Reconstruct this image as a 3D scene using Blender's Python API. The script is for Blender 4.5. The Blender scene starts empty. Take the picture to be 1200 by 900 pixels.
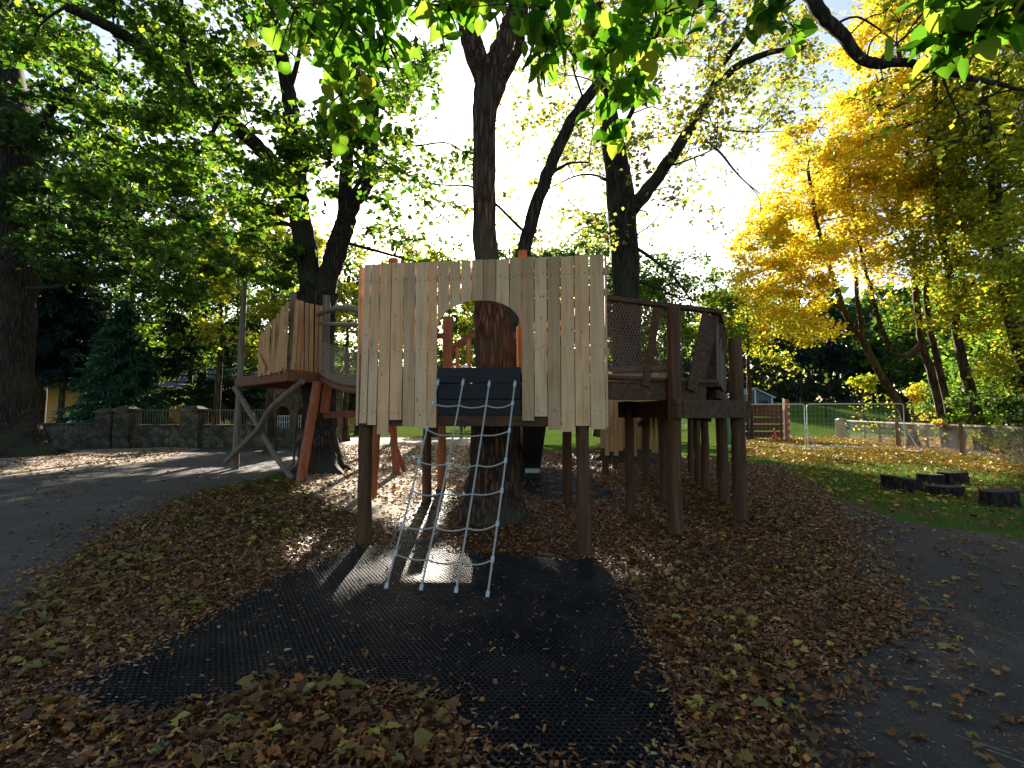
import bpy, math, random
import numpy as np
from mathutils import Vector, Matrix, noise as mnoise

R_ = math.radians
scene = bpy.context.scene
COL = scene.collection
PI = math.pi

# ------------------------------------------------------------------ camera
EYE = 1.6
FPX = 600.0
PITCH = math.atan(35 / 600)
cp, sp = math.cos(PITCH), math.sin(PITCH)
cam_data = bpy.data.cameras.new("camera")
cam = bpy.data.objects.new("camera", cam_data)
COL.objects.link(cam)
cam.location = (0, 0, EYE)
cam.rotation_euler = (PI / 2 + PITCH, 0, 0)
cam_data.sensor_width = 36
cam_data.lens = 36 * FPX / 1200
cam_data.clip_end = 2000
cam_data.clip_start = 0.05
scene.camera = cam


def ray(px, py):
    a, b = (px - 600) / FPX, (450 - py) / FPX
    return Vector((a, cp - sp * b, sp + cp * b))


def at(px, py, Y):
    """the place a photo point stands at, for a known distance Y ahead"""
    d = ray(px, py)
    return Vector((0, 0, EYE)) + d * (Y / d.y)


def ground(px, py, z=0.0):
    d = ray(px, py)
    return Vector((0, 0, EYE)) + d * ((z - EYE) / d.z)


def on_plane(px, py, A, B):
    """point of the vertical plane through A and B"""
    n = Vector((B.y - A.y, A.x - B.x, 0))
    d = ray(px, py)
    o = Vector((0, 0, EYE))
    return o + d * (n.dot(Vector((A.x, A.y, EYE)) - o) / n.dot(d))


def sstep(a, b, x):
    t = np.clip((x - a) / (b - a), 0, 1)
    return t * t * (3 - 2 * t)


def gz(x, y):
    """ground height: flat play area, a field rising beyond it"""
    return float(sstep(30, 66, y) * (0.4 + 2.7 * sstep(4, 18, x)))


# ------------------------------------------------------------------ sun
SUN = ray(546, 282).normalized()          # towards the sun
SUN_EL = math.asin(SUN.z)
SUN_AZ = math.atan2(SUN.x, SUN.y)


def world_poly(pts):
    return np.array([ground(*p)[:2] for p in pts])


LIT = [world_poly(p) for p in (
    [(398, 502), (545, 502), (530, 560), (528, 600), (515, 628), (470, 628), (440, 612), (400, 588), (330, 585), (360, 560), (400, 540)],
    [(432, 652), (525, 648), (530, 690), (480, 690), (400, 700), (340, 720), (385, 670)],
    [(350, 625), (385, 632), (330, 680), (255, 720), (215, 745), (255, 705)],
    [(170, 790), (120, 880), (60, 892), (95, 840)],
    [(0, 533), (200, 526), (232, 524), (200, 535), (120, 545), (60, 553), (0, 560)],
    [(870, 506), (1000, 500), (1200, 500), (1200, 588), (1120, 574), (1040, 560), (960, 549), (900, 541), (870, 528)],
    [(395, 490), (705, 490), (705, 522), (395, 520)],
    [(190, 545), (330, 540), (340, 552), (180, 560)],
)]


def inpoly(P, poly):
    x, y = P[:, 0], P[:, 1]
    r = np.zeros(len(P), bool)
    n = len(poly)
    for i in range(n):
        x1, y1 = poly[i]
        x2, y2 = poly[(i + 1) % n]
        c = ((y1 > y) != (y2 > y)) & (x < (x2 - x1) * (y - y1) / (y2 - y1 + 1e-12) + x1)
        r ^= c
    return r


def sun_keep(P, rng, keep=0.02):
    """thin the crowns where the sun reaches the ground in the photo"""
    G = P[:, :2] - np.array([SUN.x, SUN.y]) * (P[:, 2] / SUN.z)[:, None]
    m = np.zeros(len(P), bool)
    for po in LIT:
        m |= inpoly(G, po)
    return ~m | (rng.random(len(P)) < keep)


# ------------------------------------------------------------------ materials
def new_mat(name):
    m = bpy.data.materials.new(name)
    m.use_nodes = True
    nt = m.node_tree
    for n in list(nt.nodes):
        nt.nodes.remove(n)
    return m, nt, nt.nodes, nt.links


def N(nt, t, **kw):
    n = nt.nodes.new(t)
    for k, v in kw.items():
        if k in n.inputs:
            n.inputs[k].default_value = v
        else:
            setattr(n, k, v)
    return n


def ramp(nt, stops, interp='LINEAR'):
    r = nt.nodes.new('ShaderNodeValToRGB')
    e = r.color_ramp.elements
    r.color_ramp.interpolation = interp
    while len(e) < len(stops):
        e.new(0.5)
    for i, (p, c) in enumerate(stops):
        e[i].position = p
        e[i].color = (c[0], c[1], c[2], 1)
    return r


def scaled_coord(nt, scale, kind='Object'):
    tc = nt.nodes.new('ShaderNodeTexCoord')
    mp = nt.nodes.new('ShaderNodeMapping')
    mp.inputs['Scale'].default_value = scale
    nt.links.new(tc.outputs[kind], mp.inputs['Vector'])
    return mp.outputs[0]


def mixc(nt, fac, a, b, blend='MIX'):
    m = nt.nodes.new('ShaderNodeMix')
    m.data_type = 'RGBA'
    m.blend_type = blend
    for s, v in ((m.inputs[0], fac), (m.inputs[6], a), (m.inputs[7], b)):
        if isinstance(v, (int, float)):
            s.default_value = v
        elif isinstance(v, (tuple, list)):
            s.default_value = (v[0], v[1], v[2], 1)
        else:
            nt.links.new(v, s)
    return m.outputs[2]


def finish_surface(nt, col, rough=0.8, bump=None, bstr=0.3, bdist=0.02, spec=0.3, metal=0.0):
    b = nt.nodes.new('ShaderNodeBsdfPrincipled')
    o = nt.nodes.new('ShaderNodeOutputMaterial')
    if isinstance(col, (tuple, list)):
        b.inputs['Base Color'].default_value = (col[0], col[1], col[2], 1)
    else:
        nt.links.new(col, b.inputs['Base Color'])
    if isinstance(rough, (int, float)):
        b.inputs['Roughness'].default_value = rough
    else:
        nt.links.new(rough, b.inputs['Roughness'])
    b.inputs['Specular IOR Level'].default_value = spec
    b.inputs['Metallic'].default_value = metal
    if bump is not None:
        bp = nt.nodes.new('ShaderNodeBump')
        bp.inputs['Strength'].default_value = bstr
        bp.inputs['Distance'].default_value = bdist
        nt.links.new(bump, bp.inputs['Height'])
        nt.links.new(bp.outputs[0], b.inputs['Normal'])
    nt.links.new(b.outputs[0], o.inputs['Surface'])
    return b


def wood_mat(name, dark, mid, light, axis=2, island=0.35, knots=0.0, rough=0.75, stain=0.25, grain=1.0):
    """wood whose grain runs along one axis of the object"""
    m, nt, nodes, L = new_mat(name)
    sc = [22 * grain, 22 * grain, 22 * grain]
    sc[axis] = 1.3
    geo = N(nt, 'ShaderNodeNewGeometry')
    tc = N(nt, 'ShaderNodeTexCoord')
    off = N(nt, 'ShaderNodeVectorMath', operation='SCALE')
    cmb = N(nt, 'ShaderNodeCombineXYZ')
    for i in range(3):
        L.new(geo.outputs['Random Per Island'], cmb.inputs[i])
    L.new(cmb.outputs[0], off.inputs[0])
    off.inputs['Scale'].default_value = 40
    add = N(nt, 'ShaderNodeVectorMath', operation='ADD')
    L.new(tc.outputs['Object'], add.inputs[0])
    L.new(off.outputs[0], add.inputs[1])
    mp = N(nt, 'ShaderNodeMapping')
    mp.inputs['Scale'].default_value = sc
    L.new(add.outputs[0], mp.inputs['Vector'])
    n1 = N(nt, 'ShaderNodeTexNoise', Scale=1.0, Detail=6.0, Roughness=0.6, Distortion=0.6)
    L.new(mp.outputs[0], n1.inputs['Vector'])
    r1 = ramp(nt, [(0.25, dark), (0.5, mid), (0.75, light)])
    L.new(n1.outputs[0], r1.inputs[0])
    n2 = N(nt, 'ShaderNodeTexNoise', Scale=2.3, Detail=4.0)
    L.new(add.outputs[0], n2.inputs['Vector'])
    rs = ramp(nt, [(0.4, (1, 1, 1)), (0.72, (0.5, 0.46, 0.42))])
    L.new(n2.outputs[0], rs.inputs[0])
    c = mixc(nt, stain, r1.outputs[0], mixc(nt, 1.0, r1.outputs[0], rs.outputs[0], 'MULTIPLY'))
    ri = ramp(nt, [(0.0, (0.62, 0.57, 0.52)), (0.4, (0.9, 0.86, 0.82)), (0.7, (1.0, 1.0, 1.0)), (1.0, (1.0, 0.84, 0.66))])
    L.new(geo.outputs['Random Per Island'], ri.inputs[0])
    c = mixc(nt, island, c, mixc(nt, 1.0, c, ri.outputs[0], 'MULTIPLY'))
    if knots > 0:
        mk = N(nt, 'ShaderNodeMapping')
        ks = [9, 9, 9]
        ks[axis] = 5
        mk.inputs['Scale'].default_value = ks
        L.new(add.outputs[0], mk.inputs['Vector'])
        vo = N(nt, 'ShaderNodeTexVoronoi', Scale=1.0, feature='F1')
        L.new(mk.outputs[0], vo.inputs['Vector'])
        rk = ramp(nt, [(0.05, (1, 1, 1)), (0.115, (0, 0, 0))])
        L.new(vo.outputs['Distance'], rk.inputs[0])
        km = N(nt, 'ShaderNodeMath', operation='MULTIPLY')
        L.new(rk.outputs[0], km.inputs[0])
        km.inputs[1].default_value = knots
        c = mixc(nt, km.outputs[0], c, (0.13, 0.06, 0.03))
    finish_surface(nt, c, rough, n1.outputs[0], 0.35, 0.006, 0.25)
    return m


def plain_mat(name, c1, c2, scale=6, rough=0.7, bump=0.2, bdist=0.01, spec=0.3, metal=0.0):
    m, nt, nodes, L = new_mat(name)
    v = scaled_coord(nt, (1, 1, 1))
    n1 = N(nt, 'ShaderNodeTexNoise', Scale=scale, Detail=6.0, Roughness=0.65)
    L.new(v, n1.inputs['Vector'])
    r = ramp(nt, [(0.3, c1), (0.7, c2)])
    L.new(n1.outputs[0], r.inputs[0])
    finish_surface(nt, r.outputs[0], rough, n1.outputs[0], bump, bdist, spec, metal)
    return m


def leaf_mat(name, stops, tstops, tfac=0.5, rough=0.5, spec=0.25):
    m, nt, nodes, L = new_mat(name)
    geo = N(nt, 'ShaderNodeNewGeometry')
    r = ramp(nt, stops)
    t = ramp(nt, tstops)
    L.new(geo.outputs['Random Per Island'], r.inputs[0])
    L.new(geo.outputs['Random Per Island'], t.inputs[0])
    b = N(nt, 'ShaderNodeBsdfPrincipled')
    b.inputs['Roughness'].default_value = rough
    b.inputs['Specular IOR Level'].default_value = spec
    L.new(r.outputs[0], b.inputs['Base Color'])
    tr = N(nt, 'ShaderNodeBsdfTranslucent')
    L.new(t.outputs[0], tr.inputs['Color'])
    mx = N(nt, 'ShaderNodeMixShader')
    mx.inputs[0].default_value = tfac
    L.new(b.outputs[0], mx.inputs[1])
    L.new(tr.outputs[0], mx.inputs[2])
    o = N(nt, 'ShaderNodeOutputMaterial')
    L.new(mx.outputs[0], o.inputs['Surface'])
    return m


def bark_mat(name, dark, light, moss=None, sx=9, sz=1.6, bdist=0.03):
    m, nt, nodes, L = new_mat(name)
    v = scaled_coord(nt, (sx, sx, sz))
    n0 = N(nt, 'ShaderNodeTexNoise', Scale=1.2, Detail=3.0)
    L.new(v, n0.inputs['Vector'])
    vo = N(nt, 'ShaderNodeTexVoronoi', Scale=1.6, feature='DISTANCE_TO_EDGE')
    wv = mixc(nt, 0.25, v, n0.outputs['Color'])
    L.new(wv, vo.inputs['Vector'])
    n1 = N(nt, 'ShaderNodeTexNoise', Scale=3.0, Detail=8.0, Roughness=0.7)
    L.new(v, n1.inputs['Vector'])
    mul = N(nt, 'ShaderNodeMath', operation='MULTIPLY')
    L.new(vo.outputs['Distance'], mul.inputs[0])
    L.new(n1.outputs[0], mul.inputs[1])
    r = ramp(nt, [(0.02, dark), (0.22, light)])
    L.new(mul.outputs[0], r.inputs[0])
    c = r.outputs[0]
    n2 = N(nt, 'ShaderNodeTexNoise', Scale=0.9, Detail=5.0)
    v2 = scaled_coord(nt, (1, 1, 1))
    L.new(v2, n2.inputs['Vector'])
    rm = ramp(nt, [(0.5, (0, 0, 0)), (0.7, (1, 1, 1))])
    L.new(n2.outputs[0], rm.inputs[0])
    if moss:
        c = mixc(nt, rm.outputs[0], c, moss)
    finish_surface(nt, c, 0.9, mul.outputs[0], 0.9, bdist, 0.15)
    return m


M = {}
M['pale'] = wood_mat('pale_larch_planks', (0.62, 0.325, 0.16), (0.84, 0.515, 0.285), (0.90, 0.635, 0.39), 2, 0.95, 0.75, 0.7, 0.3)
M['orange'] = wood_mat('orange_planks', (0.44, 0.20, 0.08), (0.66, 0.34, 0.14), (0.76, 0.45, 0.21), 2, 0.7, 0.4)  # saturated orange imitates reflected sunlight on the rear tower wall
M['redbeam'] = wood_mat('red_brown_beam', (0.13, 0.05, 0.025), (0.23, 0.09, 0.045), (0.33, 0.14, 0.07), 0, 0.4, 0.3)
M['redpost'] = wood_mat('red_brown_post', (0.20, 0.06, 0.025), (0.34, 0.11, 0.045), (0.44, 0.17, 0.08), 2, 0.4, 0.2)
M['darkbeam'] = wood_mat('dark_weathered_beam', (0.045, 0.020, 0.009), (0.095, 0.046, 0.021), (0.165, 0.085, 0.042), 0, 0.4, 0.2)
M['darkpost'] = wood_mat('dark_weathered_post', (0.05, 0.022, 0.009), (0.11, 0.050, 0.021), (0.19, 0.094, 0.044), 2, 0.5, 0.3)
M['log'] = wood_mat('peeled_grey_log', (0.12, 0.085, 0.06), (0.22, 0.16, 0.115), (0.33, 0.25, 0.18), 2, 0.4, 0.1)
M['deck'] = wood_mat('deck_board', (0.14, 0.10, 0.07), (0.24, 0.17, 0.12), (0.32, 0.24, 0.18), 0, 0.5)
M['rubber'] = plain_mat('black_rubber', (0.006, 0.006, 0.006), (0.012, 0.012, 0.012), 30, 0.5, 0.2, 0.003, 0.22)
def rubber_mat():
    m, nt, nodes, L = new_mat('dusty_black_rubber')
    v = scaled_coord(nt, (1, 1, 1))
    n1 = N(nt, 'ShaderNodeTexNoise', Scale=30.0, Detail=5.0)
    L.new(v, n1.inputs['Vector'])
    r = ramp(nt, [(0.3, (0.005, 0.005, 0.006)), (0.7, (0.012, 0.012, 0.014))])
    L.new(n1.outputs[0], r.inputs[0])
    n2 = N(nt, 'ShaderNodeTexNoise', Scale=1.3, Detail=7.0, Roughness=0.7)
    L.new(v, n2.inputs['Vector'])
    r2 = ramp(nt, [(0.48, (0, 0, 0)), (0.72, (1, 1, 1))])
    L.new(n2.outputs[0], r2.inputs[0])
    c = mixc(nt, r2.outputs[0], r.outputs[0], (0.045, 0.032, 0.024))
    finish_surface(nt, c, 0.5, n1.outputs[0], 0.2, 0.003, 0.22)
    return m


M['rubber'] = rubber_mat()
M['apron'] = wood_mat('black_stained_boards', (0.012, 0.011, 0.013), (0.022, 0.02, 0.022), (0.035, 0.032, 0.034), 0, 0.3, 0.0, 0.6)
M['rope'] = plain_mat('grey_rope', (0.34, 0.295, 0.24), (0.50, 0.44, 0.36), 70, 0.85, 0.5, 0.003)
M['net'] = plain_mat('brown_net_cord', (0.15, 0.09, 0.07), (0.26, 0.17, 0.13), 60, 0.9, 0.3, 0.002)
M['net_tan'] = plain_mat('tan_net_cord', (0.28, 0.18, 0.12), (0.42, 0.29, 0.20), 60, 0.9, 0.3, 0.002)
M['clamp'] = plain_mat('white_clamp', (0.42, 0.42, 0.42), (0.58, 0.57, 0.55), 20, 0.4, 0.05, 0.001, 0.5)
M['galv'] = plain_mat('galvanised_steel', (0.50, 0.51, 0.52), (0.70, 0.71, 0.72), 25, 0.35, 0.05, 0.001, 0.5, 0.75)
M['slide'] = plain_mat('grey_slide_sheet', (0.045, 0.045, 0.05), (0.07, 0.07, 0.075), 8, 0.45, 0.05, 0.002, 0.5)
M['concrete'] = plain_mat('concrete', (0.34, 0.33, 0.30), (0.50, 0.49, 0.46), 14, 0.9, 0.3, 0.006)
M['cone'] = plain_mat('red_plastic', (0.62, 0.03, 0.02), (0.72, 0.05, 0.03), 10, 0.4, 0.05, 0.001, 0.5)
M['white'] = plain_mat('white_paint', (0.72, 0.72, 0.70), (0.82, 0.82, 0.80), 10, 0.5, 0.05, 0.002, 0.4)
M['redpaint'] = plain_mat('red_paint', (0.30, 0.07, 0.035), (0.38, 0.10, 0.05), 10, 0.5, 0.05, 0.002, 0.4)
M['greenplastic'] = plain_mat('green_plastic', (0.02, 0.16, 0.05), (0.03, 0.22, 0.07), 10, 0.45, 0.05, 0.002, 0.4)
M['slate'] = plain_mat('dark_slate', (0.06, 0.065, 0.07), (0.11, 0.115, 0.12), 5, 0.8, 0.3, 0.01)
M['bluegrey'] = plain_mat('blue_grey_boards', (0.10, 0.13, 0.17), (0.15, 0.18, 0.22), 5, 0.7, 0.2, 0.005)
M['ochre'] = plain_mat('ochre_render', (0.66, 0.34, 0.10), (0.78, 0.44, 0.15), 3, 0.9, 0.2, 0.005)
M['glass'] = plain_mat('dark_window_glass', (0.02, 0.025, 0.03), (0.03, 0.035, 0.04), 2, 0.08, 0.0, 0.001, 0.6)
M['iron'] = plain_mat('black_iron', (0.03, 0.03, 0.03), (0.06, 0.055, 0.05), 20, 0.5, 0.1, 0.002, 0.4)
M['stump'] = bark_mat('dark_stump_bark', (0.016, 0.012, 0.010), (0.06, 0.046, 0.035), None, 9, 3)
M['stumptop'] = plain_mat('weathered_end_grain', (0.025, 0.02, 0.016), (0.06, 0.048, 0.038), 20, 0.9, 0.4, 0.006)


def stone_mat():
    m, nt, nodes, L = new_mat('rubble_stone')
    v = scaled_coord(nt, (1, 1, 1))
    vo = N(nt, 'ShaderNodeTexVoronoi', Scale=4.2, feature='DISTANCE_TO_EDGE')
    vc = N(nt, 'ShaderNodeTexVoronoi', Scale=4.2, feature='F1')
    L.new(v, vo.inputs['Vector'])
    L.new(v, vc.inputs['Vector'])
    sep = N(nt, 'ShaderNodeSeparateColor')
    L.new(vc.outputs['Color'], sep.inputs[0])
    r = ramp(nt, [(0.0, (0.06, 0.05, 0.035)), (0.5, (0.11, 0.09, 0.06)), (1.0, (0.17, 0.14, 0.095))])
    L.new(sep.outputs[0], r.inputs[0])
    e = ramp(nt, [(0.0, (0, 0, 0)), (0.05, (1, 1, 1))])
    L.new(vo.outputs['Distance'], e.inputs[0])
    c = mixc(nt, e.outputs[0], (0.06, 0.055, 0.045), r.outputs[0])
    n = N(nt, 'ShaderNodeTexNoise', Scale=9.0, Detail=6.0)
    L.new(v, n.inputs['Vector'])
    rn = ramp(nt, [(0.45, (1, 1, 1)), (0.7, (0.45, 0.55, 0.35))])
    L.new(n.outputs[0], rn.inputs[0])
    c = mixc(nt, 0.8, c, mixc(nt, 1.0, c, rn.outputs[0], 'MULTIPLY'))
    finish_surface(nt, c, 0.95, e.outputs[0], 0.6, 0.02, 0.1)
    return m


M['stone'] = stone_mat()

G1 = [(0.0, (0.030, 0.055, 0.012)), (0.5, (0.05, 0.095, 0.018)), (1.0, (0.085, 0.13, 0.025))]
T1 = [(0.0, (0.06, 0.15, 0.01)), (0.5, (0.14, 0.29, 0.02)), (1.0, (0.36, 0.48, 0.04))]
M['leaf_green'] = leaf_mat('green_leaves', G1, T1, 0.48)
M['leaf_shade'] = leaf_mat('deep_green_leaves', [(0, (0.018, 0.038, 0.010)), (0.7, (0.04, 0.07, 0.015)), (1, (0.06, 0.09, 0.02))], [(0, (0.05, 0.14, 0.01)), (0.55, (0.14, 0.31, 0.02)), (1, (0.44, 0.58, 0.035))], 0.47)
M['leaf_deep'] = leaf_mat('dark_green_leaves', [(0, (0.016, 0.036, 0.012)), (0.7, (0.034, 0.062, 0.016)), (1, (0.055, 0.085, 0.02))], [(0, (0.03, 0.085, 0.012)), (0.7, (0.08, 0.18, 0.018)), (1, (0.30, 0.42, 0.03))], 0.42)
M['leaf_lime'] = leaf_mat('lime_leaves', [(0, (0.022, 0.05, 0.010)), (0.85, (0.06, 0.11, 0.018)), (1, (0.16, 0.13, 0.02))],
                          [(0, (0.06, 0.20, 0.01)), (0.5, (0.18, 0.42, 0.02)), (0.88, (0.36, 0.60, 0.04)), (1, (0.62, 0.55, 0.05))], 0.5, 0.6, 0.0)
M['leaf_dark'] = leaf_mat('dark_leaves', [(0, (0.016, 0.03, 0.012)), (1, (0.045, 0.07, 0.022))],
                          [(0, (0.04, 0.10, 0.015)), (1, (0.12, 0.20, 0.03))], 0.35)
M['leaf_thin'] = leaf_mat('thinning_autumn_leaves', [(0, (0.045, 0.07, 0.02)), (0.6, (0.09, 0.11, 0.025)), (1, (0.16, 0.12, 0.03))],
                          [(0, (0.20, 0.32, 0.04)), (0.6, (0.42, 0.46, 0.06)), (1, (0.6, 0.45, 0.08))], 0.5)
M['leaf_yellow'] = leaf_mat('yellow_maple_leaves',
                            [(0, (0.16, 0.20, 0.02)), (0.14, (0.50, 0.44, 0.025)), (0.45, (0.70, 0.54, 0.03)), (0.8, (0.74, 0.50, 0.03)), (1, (0.64, 0.30, 0.02))],
                            [(0, (0.40, 0.54, 0.03)), (0.14, (0.82, 0.78, 0.04)), (0.45, (0.96, 0.82, 0.06)), (0.8, (0.97, 0.76, 0.06)), (1, (0.94, 0.52, 0.04))], 0.5)
M['leaf_yg'] = leaf_mat('yellow_green_leaves',
                        [(0, (0.06, 0.10, 0.015)), (0.45, (0.20, 0.21, 0.02)), (1, (0.52, 0.42, 0.03))],
                        [(0, (0.20, 0.36, 0.02)), (0.5, (0.46, 0.52, 0.03)), (1, (0.82, 0.62, 0.04))], 0.5)
M['needle'] = leaf_mat('spruce_needles', [(0, (0.035, 0.12, 0.06)), (1, (0.08, 0.20, 0.105))],
                       [(0, (0.02, 0.08, 0.04)), (1, (0.05, 0.14, 0.06))], 0.25, 0.5)
M['needle_dark'] = leaf_mat('yew_needles', [(0, (0.016, 0.034, 0.025)), (1, (0.035, 0.062, 0.042))],
                            [(0, (0.02, 0.05, 0.03)), (1, (0.05, 0.09, 0.04))], 0.2, 0.6)
M['needle_cedar'] = leaf_mat('cedar_needles', [(0, (0.015, 0.035, 0.012)), (1, (0.045, 0.075, 0.02))],
                             [(0, (0.05, 0.11, 0.02)), (1, (0.2, 0.28, 0.05))], 0.35, 0.5)
M['bark'] = bark_mat('lime_bark', (0.018, 0.014, 0.011), (0.085, 0.062, 0.046), (0.05, 0.055, 0.03), 11, 1.1, 0.035)
M['bark_warm'] = bark_mat('warm_furrowed_bark', (0.030, 0.016, 0.010), (0.18, 0.10, 0.06), (0.06, 0.06, 0.035), 15, 1.5, 0.03)
M['bark_far'] = bark_mat('grey_brown_bark', (0.03, 0.022, 0.016), (0.13, 0.095, 0.06), (0.09, 0.08, 0.03), 5, 1)
M['litter'] = leaf_mat('fallen_leaf_litter',
                       [(0, (0.045, 0.015, 0.004)), (0.4, (0.175, 0.053, 0.009)), (0.7, (0.36, 0.12, 0.018)), (0.88, (0.48, 0.22, 0.04)), (0.96, (0.54, 0.38, 0.06)), (1, (0.18, 0.19, 0.03))],
                       [(0, (0.10, 0.04, 0.01)), (0.6, (0.3, 0.14, 0.04)), (1, (0.4, 0.36, 0.05))], 0.12, 0.5, 0.35)
M['litter_yg'] = leaf_mat('yellow_green_fallen_leaves',
                          [(0, (0.07, 0.025, 0.008)), (0.35, (0.16, 0.06, 0.014)), (0.65, (0.23, 0.125, 0.023)), (0.9, (0.17, 0.15, 0.03)), (1, (0.42, 0.32, 0.04))],
                          [(0, (0.2, 0.1, 0.03)), (1, (0.4, 0.38, 0.06))], 0.12, 0.55, 0.3)
M['litter_gold'] = leaf_mat('golden_fallen_leaves',
                            [(0, (0.26, 0.11, 0.02)), (0.5, (0.48, 0.26, 0.03)), (1, (0.60, 0.42, 0.05))],
                            [(0, (0.3, 0.15, 0.03)), (1, (0.5, 0.4, 0.05))], 0.12, 0.6)
M['chips'] = leaf_mat('bark_chippings', [(0, (0.03, 0.011, 0.004)), (0.45, (0.150, 0.045, 0.009)), (0.85, (0.32, 0.108, 0.020)), (1, (0.48, 0.29, 0.11))],
                      [(0, (0, 0, 0)), (1, (0, 0, 0))], 0.0, 0.55, 0.45)
M['grassblade'] = leaf_mat('grass_blades', [(0, (0.04, 0.06, 0.012)), (0.7, (0.085, 0.11, 0.025)), (1, (0.16, 0.14, 0.05))],
                           [(0, (0.12, 0.28, 0.02)), (1, (0.35, 0.48, 0.05))], 0.4, 0.5)


def ground_mat(name, stops, scale, fine=60, rough=0.9, bstr=0.5, bdist=0.02, spec=0.2, patch=None):
    m, nt, nodes, L = new_mat(name)
    v = scaled_coord(nt, (1, 1, 1))
    n1 = N(nt, 'ShaderNodeTexNoise', Scale=scale, Detail=8.0, Roughness=0.62)
    L.new(v, n1.inputs['Vector'])
    n2 = N(nt, 'ShaderNodeTexNoise', Scale=fine, Detail=5.0, Roughness=0.7)
    L.new(v, n2.inputs['Vector'])
    mx = N(nt, 'ShaderNodeMath', operation='MULTIPLY_ADD')
    L.new(n2.outputs[0], mx.inputs[0])
    mx.inputs[1].default_value = 0.55
    md = N(nt, 'ShaderNodeMath', operation='MULTIPLY')
    L.new(n1.outputs[0], md.inputs[0])
    md.inputs[1].default_value = 0.5
    L.new(md.outputs[0], mx.inputs[2])
    r = ramp(nt, stops)
    L.new(mx.outputs[0], r.inputs[0])
    c = r.outputs[0]
    if patch:
        n3 = N(nt, 'ShaderNodeTexNoise', Scale=patch[1], Detail=5.0)
        L.new(v, n3.inputs['Vector'])
        rp = ramp(nt, [(patch[2], (0, 0, 0)), (patch[2] + 0.12, (1, 1, 1))])
        L.new(n3.outputs[0], rp.inputs[0])
        c = mixc(nt, rp.outputs[0], c, patch[0])
    finish_surface(nt, c, rough, mx.outputs[0], bstr, bdist, spec)
    return m


M['g_lawn'] = ground_mat('lawn_turf', [(0.35, (0.035, 0.07, 0.012)), (0.55, (0.065, 0.115, 0.02)), (0.72, (0.11, 0.15, 0.03))], 0.6, 40, 1.0, 0.8, 0.03, 0.0,
                         ((0.10, 0.075, 0.035), 0.5, 0.55))
M['g_bed'] = ground_mat('bark_mulch', [(0.36, (0.02, 0.008, 0.004)), (0.52, (0.09, 0.03, 0.010)), (0.68, (0.18, 0.068, 0.022))], 3, 70, 0.95, 1.0, 0.02)
M['g_tar'] = ground_mat('worn_tarmac', [(0.34, (0.028, 0.024, 0.020)), (0.52, (0.064, 0.053, 0.043)), (0.70, (0.125, 0.102, 0.08))], 1.2, 120, 0.8, 0.5, 0.006, 0.3,
                        ((0.075, 0.062, 0.05), 0.35, 0.52))
M['g_path'] = ground_mat('dark_dirt_path', [(0.34, (0.020, 0.017, 0.014)), (0.52, (0.048, 0.039, 0.031)), (0.70, (0.10, 0.079, 0.06))], 1.6, 90, 0.85, 0.7, 0.012, 0.25,
                         ((0.05, 0.04, 0.032), 0.8, 0.5))
M['g_gravel'] = ground_mat('gravel_sun_tone', [(0.36, (0.20, 0.14, 0.095)), (0.52, (0.36, 0.28, 0.20)), (0.68, (0.48, 0.41, 0.32))], 2, 80, 0.95, 0.8, 0.012)  # gravel colour raised to carry some of the sunlight


# ------------------------------------------------------------------ object helpers
def setp(o, label=None, cat=None, group=None, kind=None):
    if label:
        o['label'] = label
    if cat:
        o['category'] = cat
    if group:
        o['group'] = group
    if kind:
        o['kind'] = kind
    return o


def thing(name, label, cat, loc=(0, 0, 0), rz=0.0, group=None):
    o = bpy.data.objects.new(name, None)
    COL.objects.link(o)
    o.location = loc
    o.rotation_euler = (0, 0, rz)
    o.empty_display_size = 0.2
    return setp(o, label, cat, group)


def mesh_np(name, V, F, mat, parent=None, smooth=False, loc=None):
    """V (n,3) world points, F list of equal-length faces as an int array"""
    me = bpy.data.meshes.new(name)
    V = np.asarray(V, np.float32)
    F = np.asarray(F, np.int32)
    if parent is not None:
        inv = np.array(parent_matrix(parent).inverted())
        V = V @ inv[:3, :3].T.astype(np.float32) + inv[:3, 3].astype(np.float32)
    k = F.shape[1]
    me.vertices.add(len(V))
    me.vertices.foreach_set('co', V.ravel())
    me.loops.add(F.size)
    me.loops.foreach_set('vertex_index', F.ravel())
    me.polygons.add(len(F))
    me.polygons.foreach_set('loop_start', np.arange(0, F.size, k, dtype=np.int32))
    me.polygons.foreach_set('loop_total', np.full(len(F), k, np.int32))
    me.polygons.foreach_set('use_smooth', np.full(len(F), smooth, bool))
    me.update(calc_edges=True)
    me.materials.append(mat)
    o = bpy.data.objects.new(name, me)
    COL.objects.link(o)
    if parent is not None:
        o.parent = parent
    return o


def parent_matrix(p):
    m = Matrix.Translation(p.location) @ p.rotation_euler.to_matrix().to_4x4()
    if p.parent is not None:
        m = parent_matrix(p.parent) @ m
    return m


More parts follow.
